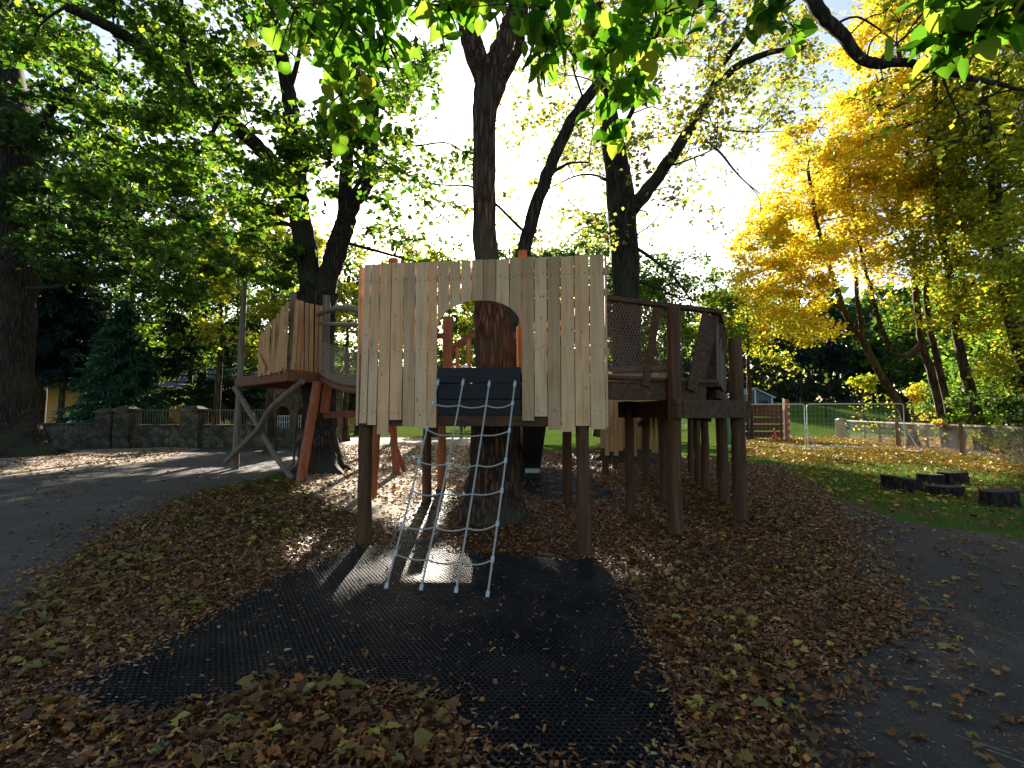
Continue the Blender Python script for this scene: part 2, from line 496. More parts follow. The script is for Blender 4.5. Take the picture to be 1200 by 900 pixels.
class MB:
    def __init__(self):
        self.v = []
        self.f = []

    def face_block(self, vs, fs):
        b = len(self.v)
        self.v.extend(vs)
        self.f.extend([tuple(i + b for i in f) for f in fs])

    def hexa(self, c8):
        self.face_block(c8, [(0, 3, 2, 1), (4, 5, 6, 7), (0, 1, 5, 4), (1, 2, 6, 5), (2, 3, 7, 6), (3, 0, 4, 7)])

    def box(self, c, s, rz=0.0):
        c = Vector(c)
        ca, sa = math.cos(rz), math.sin(rz)
        out = []
        for dz in (-1, 1):
            for dx, dy in ((-1, -1), (1, -1), (1, 1), (-1, 1)):
                x, y = dx * s[0] / 2, dy * s[1] / 2
                out.append(c + Vector((x * ca - y * sa, x * sa + y * ca, dz * s[2] / 2)))
        self.hexa(out)

    def beam(self, a, b, w, h, up=(0, 0, 1), ext=0.0):
        a, b = Vector(a), Vector(b)
        d = (b - a).normalized()
        a = a - d * ext
        b = b + d * ext
        up = Vector(up)
        if abs(d.dot(up)) > 0.98:
            up = Vector((0, 1, 0))
        s = d.cross(up).normalized()
        u = s.cross(d).normalized()
        out = []
        for p in (a, b):
            for ks, ku in ((-1, -1), (1, -1), (1, 1), (-1, 1)):
                out.append(p + s * (ks * w / 2) + u * (ku * h / 2))
        self.hexa(out)

    def tube(self, pts, rad, seg=8, cap=True, wob=0.0, flare=None, ph=0.0):
        pts = [Vector(p) for p in pts]
        n = len(pts)
        if not hasattr(rad, '__len__'):
            rad = [rad] * n
        b = len(self.v)
        t0 = (pts[1] - pts[0]).normalized()
        ref = Vector((1, 0, 0)) if abs(t0.x) < 0.9 else Vector((0, 1, 0))
        s = t0.cross(ref).normalized()
        for i, p in enumerate(pts):
            t = (pts[min(i + 1, n - 1)] - pts[max(i - 1, 0)]).normalized()
            s = (s - t * s.dot(t)).normalized()
            u = t.cross(s)
            for k in range(seg):
                a = 2 * PI * k / seg
                r = rad[i]
                if wob:
                    r *= 1 + wob * mnoise.noise(Vector((math.cos(a) * 1.3 + ph, math.sin(a) * 1.3, i * 0.35 + ph)))
                if flare:
                    z = p.z - flare[0]
                    e = math.exp(-max(z, 0) / flare[1])
                    r *= 1 + e * flare[2] * (0.55 + 0.45 * math.cos(a * flare[3] + ph) + 0.5 * mnoise.noise(Vector((math.cos(a) * 2.2, math.sin(a) * 2.2, ph))))
                self.v.append(p + s * (math.cos(a) * r) + u * (math.sin(a) * r))
        for i in range(n - 1):
            for k in range(seg):
                k2 = (k + 1) % seg
                self.f.append((b + i * seg + k, b + i * seg + k2, b + (i + 1) * seg + k2, b + (i + 1) * seg + k))
        if cap:
            self.f.append(tuple(b + k for k in reversed(range(seg))))
            self.f.append(tuple(b + (n - 1) * seg + k for k in range(seg)))

    def prism(self, poly, A, U, n_, th):
        """poly of (u, z) on the plane A + U*u, thickness th along n_"""
        k = len(poly)
        f = [Vector((A.x, A.y, 0)) + U * u + Vector((0, 0, z)) for u, z in poly]
        bk = [p + n_ * th for p in f]
        fs = [tuple(range(k)), tuple(reversed(range(k, 2 * k)))]
        for i in range(k):
            j = (i + 1) % k
            fs.append((j, i, i + k, j + k))
        self.face_block(f + bk, fs)

    def build(self, name, mat, parent=None, bev=0.0, smooth=False, label=None):
        me = bpy.data.meshes.new(name)
        V = self.v
        if parent is not None:
            inv = parent_matrix(parent).inverted()
            V = [inv @ Vector(p) for p in V]
        me.from_pydata([tuple(p) for p in V], [], self.f)
        me.materials.append(mat)
        if smooth:
            me.polygons.foreach_set('use_smooth', [True] * len(me.polygons))
        me.update()
        o = bpy.data.objects.new(name, me)
        COL.objects.link(o)
        if parent is not None:
            o.parent = parent
        if bev:
            md = o.modifiers.new('edge', 'BEVEL')
            md.width = bev
            md.segments = 2
            md.limit_method = 'ANGLE'
        if smooth:
            md = o.modifiers.new('split', 'EDGE_SPLIT')
            md.split_angle = R_(50)
        if label:
            o['label'] = label
        return o


def one(fn, name, mat, parent=None, bev=0.004, smooth=False, label=None):
    m = MB()
    fn(m)
    return m.build(name, mat, parent, bev, smooth, label)


def post(name, p, z0, z1, r, mat, parent, top=None, seed=0, seg=12, taper=0.9):
    """a round timber post, a little crooked"""
    rng = random.Random(seed + int(p[0] * 1000) + int(p[1] * 77))
    tx, ty = (top[0], top[1]) if top is not None else (p[0] + rng.uniform(-.02, .02), p[1] + rng.uniform(-.02, .02))
    pts, rad = [], []
    for i in range(9):
        t = i / 8
        k = math.sin(t * PI)
        pts.append((p[0] + (tx - p[0]) * t + rng.uniform(-.008, .008) * k, p[1] + (ty - p[1]) * t + rng.uniform(-.008, .008) * k, z0 + (z1 - z0) * t))
        rad.append(r * (1 - (1 - taper) * t) * rng.uniform(0.97, 1.03))
    m = MB()
    m.tube(pts, rad, seg, True, 0.10, None, seed * 1.7)
    return m.build(name, mat, parent, 0.0, True)


# ------------------------------------------------------------------ leaves
def tmpl(kind):
    if kind == 'quad':       # folded rhombus
        v = [(0, 0, 0), (0.42, 0.45, 0.10), (0, 1, -0.05), (-0.42, 0.45, 0.10)]
        f = [(0, 1, 2), (0, 2, 3)]
    elif kind == 'lime':     # heart shaped
        v = [(0, 0, 0), (0.30, -0.10, .04), (0.50, 0.15, .08), (0.45, 0.50, .07), (0.22, 0.85, 0.0), (0, 1.08, -0.10),
             (-0.22, 0.85, 0.0), (-0.45, 0.50, .07), (-0.50, 0.15, .08), (-0.30, -0.10, .04), (0, 0.5, -0.03)]
        f = [(10, i, i + 1) for i in range(0, 9)] + [(10, 9, 0)]
    elif kind == 'maple':
        ang = [(-90, .12), (-50, .42), (-25, .30), (5, .62), (28, .36), (60, .55), (90, .72), (120, .55), (152, .36), (175, .62), (205, .30), (230, .42)]
        v = [(math.cos(R_(a)) * r, math.sin(R_(a)) * r + 0.3, 0.10 * math.sin(i * 1.9) + .04) for i, (a, r) in enumerate(ang)] + [(0, .3, 0)]
        n = len(ang)
        f = [(n, i, (i + 1) % n) for i in range(n)]
    elif kind == 'needle':   # thin drooping spray
        v = [(0, 0, 0), (0.12, 0.45, 0.03), (0, 1, -0.12), (-0.12, 0.45, 0.03)]
        f = [(0, 1, 2), (0, 2, 3)]
    elif kind == 'blade':
        v = [(-.06, 0, 0), (.06, 0, 0), (0.03, 0.05, 1)]
        f = [(0, 1, 2)]
    elif kind == 'chip':
        v = [(-.5, -.18, 0), (.5, -.14, .10), (.46, .2, .05), (-.42, .16, .12)]
        f = [(0, 1, 2), (0, 2, 3)]
    return np.array(v, np.float32), np.array(f, np.int32)


def leaves(name, P, size, mat, parent, kind='quad', tilt=0.6, droop=0.0, seed=0, dirs=None, curl=None):
    rng = np.random.default_rng(seed)
    P = np.asarray(P, np.float32)
    n = len(P)
    T, F = tmpl(kind)
    yaw = rng.uniform(0, 2 * PI, n) if dirs is None else np.arctan2(-dirs[:, 0], dirs[:, 1]) + rng.normal(0, .35, n)
    a = rng.normal(0, tilt, n) - droop
    if dirs is not None:
        a = np.arctan2(dirs[:, 2], np.hypot(dirs[:, 0], dirs[:, 1])) + rng.normal(0, tilt, n) - droop
    b = rng.normal(0, tilt, n)
    S = np.broadcast_to(np.asarray(size, np.float32), (n,)) * rng.uniform(0.65, 1.3, n)
    v = np.repeat(T[None], n, 0) * S[:, None, None]
    if curl:
        v[:, :, 2] *= rng.uniform(curl[0], curl[1], n)[:, None]

    def rot(v, ax, an):
        c, s = np.cos(an)[:, None], np.sin(an)[:, None]
        i, j = [(1, 2), (2, 0), (0, 1)][ax]
        o = v.copy()
        o[:, :, i] = v[:, :, i] * c - v[:, :, j] * s
        o[:, :, j] = v[:, :, i] * s + v[:, :, j] * c
        return o
    v = rot(v, 1, b)
    v = rot(v, 0, a)
    v = rot(v, 2, yaw)
    v += P[:, None, :]
    k = len(T)
    FF = (F[None] + (np.arange(n) * k)[:, None, None]).reshape(-1, F.shape[1])
    return mesh_np(name, v.reshape(-1, 3), FF, mat, parent, kind in ('lime', 'maple'))


def catmull(pts, sub):
    pts = [Vector(p) for p in pts]
    if len(pts) < 3:
        return [pts[0].lerp(pts[-1], i / sub) for i in range(sub + 1)]
    out = []
    P = [pts[0] * 2 - pts[1]] + pts + [pts[-1] * 2 - pts[-2]]
    for i in range(1, len(P) - 2):
        p0, p1, p2, p3 = P[i - 1:i + 3]
        for k in range(sub):
            t = k / sub
            out.append(0.5 * ((2 * p1) + (p2 - p0) * t + (2 * p0 - 5 * p1 + 4 * p2 - p3) * t * t + (3 * p1 - p0 - 3 * p2 + p3) * t ** 3))
    out.append(pts[-1])
    return out


class Tree:
    def __init__(self, name, label, base, seed=0, bark='bark', leaf='leaf_green', kind='quad', lsize=0.13, group=None, cat='tree', tilt=0.6, rz=0):
        self.t = thing(name, label, cat, base, rz, group)
        self.rng = random.Random(seed)
        self.seed = seed
        self.mb = MB()
        self.sk = []
        self.lp = []
        self.bark, self.leaf, self.kind, self.lsize, self.tilt = bark, leaf, kind, lsize, tilt
        self.extra = []

    def limb(self, pts, r0, r1, seg=8, sub=5, flare=None, wob=0.12, power=1.0, skel=True):
        c = catmull(pts, sub)
        n = len(c)
        rad = [r1 + (r0 - r1) * (1 - i / (n - 1)) ** power for i in range(n)]
        j = r0 * 0.12
        c = [p if i in (0,) else p + Vector((self.rng.uniform(-j, j), self.rng.uniform(-j, j), 0)) for i, p in enumerate(c)]
        self.mb.tube(c, rad, seg, True, wob, flare, self.rng.uniform(0, 50))
        if skel:
            for p, r in zip(c, rad):
                self.sk.append((p, r))
        return c

    def near(self, c, zmin=-1e9):
        best, bd = None, 1e18
        for p, r in self.sk:
            if p.z < zmin:
                continue
            d = (p - c).length + max(0, p.z - c.z) * 0.9 + (0.6 if r < 0.02 else 0)
            if d < bd:
                bd, best = d, (p, r)
        return best

    def clump(self, c, R, n, zmin=-1e9, flat=0.65, twigs=6, connect=True, spread=0.22, sag=0.12, rmax=0.06):
        c = Vector(c)
        rng = self.rng
        if connect and self.sk:
            p, r = self.near(c, zmin)
            L = (c - p).length
            if L > 0.15:
                mid = p.lerp(c, 0.5) + Vector((rng.uniform(-1, 1), rng.uniform(-1, 1), rng.uniform(-.3, 1))) * L * sag
                m2 = p.lerp(c, 0.8) + Vector((rng.uniform(-1, 1), rng.uniform(-1, 1), rng.uniform(-.3, .8))) * L * sag * 0.6
                r0 = min(r * 0.75, 0.010 + 0.012 * L, rmax)
                self.limb([p, mid, m2, c], r0, max(0.004, r0 * 0.3), 5, 3, None, 0.0)
        per = max(1, n // twigs)
        for k in range(twigs):
            d = Vector((rng.gauss(0, 1), rng.gauss(0, 1), rng.gauss(0, flat)))
            d = d.normalized() * R * rng.uniform(0.45, 1.1)
            d.z *= flat + 0.2
            e = c + d
            m = c.lerp(e, 0.5) + Vector((0, 0, R * 0.08))
            self.mb.tube([c, m, e], [0.008, 0.006, 0.003], 3, False)
            for q in range(per):
                t = rng.uniform(0.1, 1.08)
                g = R * spread
                self.lp.append(tuple(c.lerp(e, t) + Vector((rng.gauss(0, g), rng.gauss(0, g), rng.gauss(0, g * 0.7)))))

    def finish(self, leafname='crown', filt=True, droop=0.0, keep=0.04):
        t = self.t
        self.mb.build('trunk', M[self.bark], t, 0.0, True)
        P = np.array(self.lp)
        if len(P):
            rng = np.random.default_rng(self.seed + 5)
            if filt:
                P = P[sun_keep(P, rng, keep)]
            leaves(leafname, P, self.lsize, M[self.leaf], t, self.kind, self.tilt, droop, self.seed, None, (0.4, 3.2) if self.kind == 'lime' else None)
        return t


def auto_tree(name, label, base, H, cr, z0, nclump, per, seed, bark='bark_far', leaf='leaf_green', lsize=0.2, r=0.25, group=None,
              cat='tree', squash=1.0, lean=(0, 0), kind='quad', core=0.15, filt=True, twigs=6, R=None, keep=0.04, extra=()):
    b = Vector(base)
    T = Tree(name, label, b, seed, bark, leaf, kind, lsize, group, cat)
    rg = T.rng
    topz = H * 0.9
    pts = [b + Vector((lean[0] * t * H + rg.uniform(-.1, .1) * H * .05 * (t > 0), lean[1] * t * H + rg.uniform(-.1, .1) * H * .05 * (t > 0), topz * t)) for t in (0, .2, .4, .6, .8, 1)]
    pts[0].z -= 0.1
    T.limb(pts, r, r * 0.12, 10, 4, (b.z, 0.35, 0.6, 5))
    cz = (z0 + H) / 2
    rz = (H - z0) / 2
    for i in range(nclump):
        while True:
            d = Vector((rg.uniform(-1, 1), rg.uniform(-1, 1), rg.uniform(-1, 1)))
            if core < d.length < 1:
                break
        wid = cr * (1 - 0.25 * max(0, d.z)) * rg.uniform(0.8, 1.12)
        c = b + Vector((lean[0] * cz + d.x * wid, lean[1] * cz + d.y * wid * squash, cz + d.z * rz))
        T.clump(c, (R or cr * 0.26) * rg.uniform(0.7, 1.25), per, b.z + z0 * 0.55, 0.6, twigs)
    for (x0, x1, z0_, z1_, n_, per_) in extra:  # added leaf bands that shade chosen stretches of ground
        for i in range(n_):
            T.clump((rg.uniform(x0, x1), b.y + rg.uniform(-2, 2), rg.uniform(z0_, z1_)), 1.25, per_, b.z + 1.2, .6, 7)
    return T.finish(filt=filt, keep=keep)


def conifer(name, label, base, H, cr, z0, seed, leaf='needle', bark='bark_far', whorls=26, per=7, lsize=0.45, droop=0.35, sparse=1.0, group=None, r=0.2, shape=0.85):
    """a whorled conifer: drooping branches set with needle sprays"""
    b = Vector(base)
    t = thing(name, label, 'conifer', b, 0, group)
    rg = random.Random(seed)
    mb = MB()
    mb.tube([b + Vector((0, 0, H * k / 6 - 0.1)) for k in range(7)], [r * (1 - k / 6.4) for k in range(7)], 8, True, 0.1)
    P, D = [], []
    for w in range(whorls):
        f = w / (whorls - 1)
        z = z0 + (H - z0) * f
        L = cr * ((1 - f) ** shape) + 0.12
        k = max(4, int(per * (0.6 + 0.6 * (1 - f))))
        a0 = rg.uniform(0, 6.3)
        for i in range(k):
            a = a0 + 2 * PI * i / k + rg.uniform(-.3, .3)
            Lb = L * rg.uniform(0.7, 1.12)
            dr = droop * rg.uniform(0.5, 1.3)
            zz = z + rg.uniform(-.5, .5) * (H - z0) / whorls
            q = [b + Vector((math.cos(a) * Lb * s, math.sin(a) * Lb * s, zz - dr * Lb * s * s + 0.12 * Lb * s)) for s in (0, .33, .66, 1)]
            mb.tube(q, [0.03, .022, .014, .006], 4, False)
            ns = int((6 + Lb * 16) * sparse)
            for j in range(ns):
                s = rg.uniform(0.12, 1.0)
                x = q[0].lerp(q[3], s)
                x.z = zz - dr * Lb * s * s + 0.12 * Lb * s
                side = rg.choice((-1, 1)) * rg.uniform(0.5, 1.2)
                aa = a + side * (1 - 0.4 * s)
                P.append(x + Vector((rg.gauss(0, .05), rg.gauss(0, .05), rg.gauss(0, .05))))
                D.append((math.cos(aa), math.sin(aa), -0.25 - droop * 0.5))
    mb.build('trunk', M[bark], t, 0, True)
    P, D = np.array(P), np.array(D)
    kp = sun_keep(P, np.random.default_rng(seed), 0.02)
    leaves('crown', P[kp], lsize, M[leaf], t, 'needle', 0.28, 0.1, seed, D[kp])
    return t
#PART2

# ================================================================== SETTING
def ground_sheet():
    xs = np.unique(np.concatenate([np.linspace(-400, -60, 12), np.linspace(-60, 60, 61), np.linspace(60, 400, 12)]))
    ys = np.unique(np.concatenate([np.linspace(-60, 0, 7), np.linspace(0, 90, 61), np.linspace(90, 700, 15)]))
    V = [(x, y, gz(x, y)) for y in ys for x in xs]
    nx = len(xs)
    F = [(j * nx + i, j * nx + i + 1, (j + 1) * nx + i + 1, (j + 1) * nx + i) for j in range(len(ys) - 1) for i in range(nx - 1)]
    o = mesh_np('ground', V, F, M['g_lawn'], None, True)
    setp(o, kind='structure', label='grass field and lawn under the whole play area')


ground_sheet()


def jag(poly, step=0.25, amp=0.10, seed=0):
    rg = random.Random(seed)
    out = []
    n = len(poly)
    for i in range(n):
        a, b = Vector(poly[i]), Vector(poly[(i + 1) % n])
        k = max(1, int((b - a).length / step))
        k = min(k, 160)
        nn = Vector((-(b - a).y, (b - a).x)).normalized()
        for j in range(k):
            p = a.lerp(b, j / k)
            w = mnoise.noise(Vector((p.x * 0.9, p.y * 0.9, seed))) * 1.6 + rg.uniform(-.35, .35)
            out.append(p + nn * w * amp)
    return out


def sheet(name, poly, z, mat, label, kind='structure', amp=0.1, seed=0):
    q = jag(poly, 0.22, amp, seed)
    me = bpy.data.meshes.new(name)
    me.from_pydata([(p.x, p.y, z) for p in q], [], [tuple(range(len(q)))])
    if me.polygons[0].normal.z < 0:
        me.flip_normals()
    me.materials.append(mat)
    o = bpy.data.objects.new(name, me)
    COL.objects.link(o)
    setp(o, label=label, kind=kind)
    return np.array([(p.x, p.y) for p in q])


g2 = lambda px, py: tuple(ground(px, py)[:2])
gravel = sheet('gravel', [g2(372, 508), g2(600, 508), g2(580, 550), g2(545, 575), g2(522, 612), g2(450, 624), g2(405, 598), g2(340, 580), g2(355, 555)], 0.016, M['g_gravel'], 'gravel between the two trees, its pale tone adding to the sunlight', seed=3)  # gravel sheet extended and paled to brighten the sunlit patch
verge = sheet('verge', [(-34, 19.5), g2(0, 531), g2(205, 524), g2(235, 526), g2(190, 540), g2(90, 551), g2(0, 562), (-34, 14)], 0.012, M['g_gravel'], 'pale strip of leaf strewn gravel beside the stone wall', seed=4)  # same raised gravel tone brightens this sunlit strip
road = sheet('road', [(-8, -3), (-4.2, 1.2), g2(20, 745), g2(40, 690), g2(130, 622), g2(225, 580), g2(300, 562), g2(350, 548), g2(430, 521),
                      g2(430, 516), (-9, 24.3), (-40, 24.3), (-40, -3)], 0.008, M['g_tar'], 'worn dark tarmac yard along the left side', seed=5, amp=0.12)
path = sheet('path', [g2(870, 540), g2(930, 546), g2(985, 590), g2(1060, 612), g2(1200, 632), (12, 6.0), (14, -3), (1.0, -3), g2(900, 900), g2(930, 700), g2(930, 620)],
             0.008, M['g_path'], 'dark trodden dirt path on the right', seed=6, amp=0.14)
bed = sheet('mulch_bed', [(1.35, -3), g2(975, 900), g2(955, 830), g2(1010, 760), g2(1035, 700), g2(1012, 640), g2(965, 582), g2(900, 546), g2(850, 540), g2(700, 527), g2(640, 530),
                          g2(600, 530), g2(540, 570), g2(515, 610), g2(450, 622), g2(400, 597), g2(335, 575), g2(305, 568), g2(230, 583), g2(135, 625), g2(45, 693), g2(22, 750), (-2.9, 1.2), (-3.2, -3)],
            0.014, M['g_bed'], 'bed of bark mulch and brown leaves under the play frame', seed=7, amp=0.16)

MATPX = [(412, 642), (350, 668), (265, 712), (170, 765), (85, 805), (120, 838), (235, 832), (310, 803), (400, 800), (515, 828), (548, 872), (545, 915), (815, 915), (792, 830), (748, 742),
         (735, 684), (698, 657), (600, 652), (540, 648), (515, 625), (548, 575), (512, 573), (478, 600), (455, 642)]
MATW = [g2(*p) for p in MATPX]
MATG = [g2(618, 548), g2(655, 552), g2(690, 560), g2(728, 588), g2(640, 588), g2(612, 575)]


def ring_mat(name, poly, label, cell=0.038, seams=()):
    t = thing(name, label, 'mat', (poly[0][0], poly[0][1], 0))
    q = jag(poly, 0.2, 0.07, 11)
    m = MB()
    m.face_block([(p.x, p.y, 0.018) for p in q], [tuple(range(len(q)))])
    b = m.build('mat_base', M['rubber'], t)
    P = np.array([(p.x, p.y) for p in q])
    lo, hi = P.min(0), P.max(0)
    lo = np.maximum(lo, [-5, 2.0])
    s = cell
    pts = []
    j = 0
    y = lo[1]
    while y < hi[1]:
        x = lo[0] + (s / 2 if j % 2 else 0)
        pts.append(np.stack([np.arange(x, hi[0], s), np.full(len(np.arange(x, hi[0], s)), y)], 1))
        y += s * 0.866
        j += 1
    C = np.concatenate(pts)
    C = C[inpoly(C, P)]
    rot = 0.35
    # hexagonal rings: three walls per cell
    V, F = [], []
    r = s / math.sqrt(3)
    hw, z0, z1 = 0.0045, 0.014, 0.029
    Vl, Fl = [], []
    base = 0
    for k in (0, 1, 2):
        a0, a1 = R_(30 + 60 * k), R_(90 + 60 * k)
        p0 = C + r * np.array([math.cos(a0), math.sin(a0)])
        p1 = C + r * np.array([math.cos(a1), math.sin(a1)])
        d = (p1 - p0) / np.linalg.norm(p1 - p0, axis=1)[:, None]
        nn = np.stack([-d[:, 1], d[:, 0]], 1) * hw
        n = len(C)
        hz = z1 + 0.004 * np.sin(C[:, 0] * 9) * np.cos(C[:, 1] * 7)
        q8 = np.zeros((n, 8, 3))
        for i, (p, sg, zz, w) in enumerate(((p0, 1, 0, 1.3), (p1, 1, 0, 1.3), (p0, 1, 1, .7), (p1, 1, 1, .7), (p0, -1, 1, .7), (p1, -1, 1, .7), (p0, -1, 0, 1.3), (p1, -1, 0, 1.3))):
            q8[:, i, :2] = p + nn * sg * w
            q8[:, i, 2] = hz if zz else z0
        Vl.append(q8.reshape(-1, 3))
        f = np.array([(0, 1, 3, 2), (2, 3, 5, 4), (4, 5, 7, 6)])
        Fl.append((f[None] + (np.arange(n) * 8)[:, None, None]).reshape(-1, 4) + base)
        base += n * 8
    for a, b in seams:
        a, b = ground(*a), ground(*b)
        one(lambda m: m.tube([a.lerp(b, k / 6) + Vector((.012 * math.sin(k * 2.3 + a.x), 0, .031 + .002 * (k % 2))) for k in range(7)], .0022, 5), 'seam_cord', M['log'], t, 0)
    mesh_np('rubber_rings', np.concatenate(Vl), np.concatenate(Fl), M['rubber'], t)
    return P


matpoly = ring_mat('rubber_mat', MATW, 'large black rubber ring mat spread under the rope ladder')
matpoly2 = ring_mat('rubber_mat', MATG, 'small dark rubber mat beside the slide behind the tower', 0.1)


# scattered litter ---------------------------------------------------
def sample(poly, n, rng, lo=None, hi=None, falloff=0.0):
    P = np.asarray(poly)
    a, b = P.min(0), P.max(0)
    if lo is not None:
        a = np.maximum(a, lo)
    if hi is not None:
        b = np.minimum(b, hi)
    out = []
    tot = 0
    while tot < n:
        q = rng.uniform(a, b, (n, 2))
        keep = inpoly(q, P)
        if falloff:
            keep &= rng.random(n) < np.clip((3.0 / np.maximum(q[:, 1], 0.5)) ** falloff, 0, 1)
        vis = np.abs(q[:, 0]) < q[:, 1] * 1.08 + 0.8
        q = q[keep & vis]
        out.append(q)
        tot += len(q)
    return np.concatenate(out)[:n]


def scatter(name, polys_n, size, mat, kind, label, z=0.02, avoid=None, av_keep=0.06, seed=0, tilt=0.3, stuff=True, lo=(-14, 1.6), hi=(24, 26), falloff=0.0, curl=(0.3, 2.2), zr=0.02, sfar=0.0, clumpy=0.0):
    rng = np.random.default_rng(seed)
    Q = np.concatenate([sample(p, n, rng, lo, hi, falloff) for p, n in polys_n])
    if avoid is not None:
        m = np.zeros(len(Q), bool)
        for a in avoid:
            m |= inpoly(Q, a)
        Q = Q[~m | (rng.random(len(Q)) < av_keep)]
    if clumpy:
        nz = np.array([mnoise.noise(Vector((x * 1.1, y * 1.1, seed * 3.7))) + .5 * mnoise.noise(Vector((x * 3.1, y * 3.1, seed))) for x, y in Q])
        Q = Q[rng.random(len(Q)) < np.clip(.5 + clumpy * nz, .06, 1)]
    P = np.concatenate([Q, (z + rng.random(len(Q)) * zr)[:, None]], 1)
    s = size * (1 + sfar * np.clip(Q[:, 1] - 4, 0, 30))
    o = leaves(name, P, s, mat, None, kind, tilt, 0, seed, None, curl)
    setp(o, label=label, kind='stuff')
    return o


near_bed = bed
bedwide = np.array(jag([tuple(p) for p in [(1.6, 1.5), g2(985, 905), g2(975, 830), g2(1040, 760), g2(1062, 700), g2(1030, 640), g2(980, 582), g2(905, 546), g2(850, 538), g2(700, 527),
                                           g2(600, 530), g2(540, 572), g2(512, 612), g2(450, 618), g2(395, 590), g2(330, 570), g2(295, 563), g2(210, 580), g2(110, 620), g2(15, 690), g2(-20, 780), (-3.3, 1.5)]], 0.3, 0.2, 9))
allground = np.array([(-3, 1.5), (3, 1.5), (22, 20), (17, 26), (-20, 26), (-22, 20)])
scatter('bark_chips', [(bed, 130000)], 0.036, M['chips'], 'chip', 'dark red brown bark chippings covering the play bed', 0.012, [matpoly, matpoly2], 0.03, 1, 0.35, falloff=0.8, zr=0.03, sfar=0.08)
scatter('leaf_litter', [(bedwide, 34000)], 0.036, M['litter'], 'quad', 'brown fallen leaves lying thickly over the bark bed', 0.03, [matpoly, matpoly2], 0.05, 2, 0.4, falloff=0.7, zr=0.02, sfar=0.06, clumpy=1.3)
leftbed = np.array([g2(330, 560), g2(400, 600), g2(400, 640), g2(330, 672), g2(250, 715), g2(160, 760), g2(60, 800), g2(0, 800), g2(10, 720), g2(60, 680), g2(140, 622), g2(230, 582)])
rightbed = np.array([g2(760, 560), g2(880, 570), g2(980, 640), g2(1030, 740), g2(960, 900), g2(830, 900), g2(790, 800), g2(750, 720), g2(720, 640)])
lowbed = np.array([g2(0, 800), g2(130, 840), g2(300, 805), g2(400, 800), g2(520, 830), g2(545, 905), g2(0, 905)])
scatter('fallen_leaves', [(leftbed, 4600), (rightbed, 1100), (lowbed, 240)], 0.075, M['litter_yg'], 'maple', 'yellow green lobed leaves fallen on the bark bed', 0.035, [matpoly], 0.08, 3, 0.28, zr=0.025, sfar=0.03, clumpy=1.2)
scatter('leaf_litter', [(rightbed, 2600), (lowbed, 700)], 0.055, M['litter'], 'maple', 'curled brown lobed leaves among the bark chippings', 0.03, [matpoly], 0.06, 4, 0.35, zr=0.025, sfar=0.03, clumpy=1.3)
scatter('scattered_leaves', [(road, 420), (path, 420), (allground, 260)], 0.075, M['litter_yg'], 'maple', 'single leaves lying about on the dark tarmac and dirt path', 0.022, [bed], 0.0, 5, 0.15, lo=(-14, 1.6), hi=(15, 20), zr=0.01)
lawn_leaf = np.array([g2(860, 508), g2(1010, 503), g2(1200, 520), g2(1260, 560), g2(1200, 560), g2(1060, 545), g2(940, 545), g2(860, 535)])
scatter('golden_leaves', [(lawn_leaf, 26000)], 0.13, M['litter_gold'], 'quad', 'golden maple leaves lying under the trees by the wire fence', 0.045, None, 1, 6, 0.35, lo=(4, 8), hi=(30, 40), zr=0.05)
lawn_r = np.array([g2(905, 540), g2(990, 590), g2(1060, 608), g2(1200, 628), (11, 6.5), (17, 13), g2(1200, 545), g2(1000, 520), g2(880, 515)])
scatter('golden_leaves', [(gravel, 1600)], 0.085, M['litter_gold'], 'quad', 'golden leaves glinting on the sunlit gravel between the trees', 0.025, None, 1, 18, 0.4, lo=(-12, 6), hi=(6, 26), zr=0.03)
scatter('golden_leaves', [(lawn_r, 2600)], 0.09, M['litter_gold'], 'maple', 'golden leaves thinning out over the lawn towards the stumps', 0.04, None, 1, 19, 0.35, lo=(6, 9), hi=(30, 30), zr=0.03)
scatter('grass', [(lawn_r, 52000)], 0.055, M['grassblade'], 'blade', 'short grass blades on the lawn around the log stumps', 0.0, None, 1, 7, 0.45, lo=(4, 6), hi=(30, 34), zr=0.002, sfar=0.02)
vergep = np.array([g2(0, 533), g2(200, 526), g2(230, 526), g2(190, 541), g2(90, 552), g2(0, 564)])
scatter('dry_leaves', [(vergep, 1500), (gravel, 6500)], 0.085, M['litter'], 'quad', 'dry brown leaves lying on the sunlit pale gravel', 0.02, None, 1, 8, 0.4, lo=(-26, 9), hi=(2, 26), zr=0.03)



def edge_spill(name, poly, n, sig, size, mat, kind, label, seed, z=.02, lo=(-9, 1.6), hi=(9, 16)):
    rng = np.random.default_rng(seed)
    P = np.asarray(poly)
    i = rng.integers(0, len(P), n * 4)
    q = P[i] + rng.normal(0, sig, (n * 4, 2))
    q = q[(q[:, 0] > lo[0]) & (q[:, 0] < hi[0]) & (q[:, 1] > lo[1]) & (q[:, 1] < hi[1])][:n]
    o = leaves(name, np.concatenate([q, (z + rng.random(len(q)) * .014)[:, None]], 1), size, M[mat], None, kind, .25, 0, seed, None, (.3, 2))
    setp(o, label=label, kind='stuff')


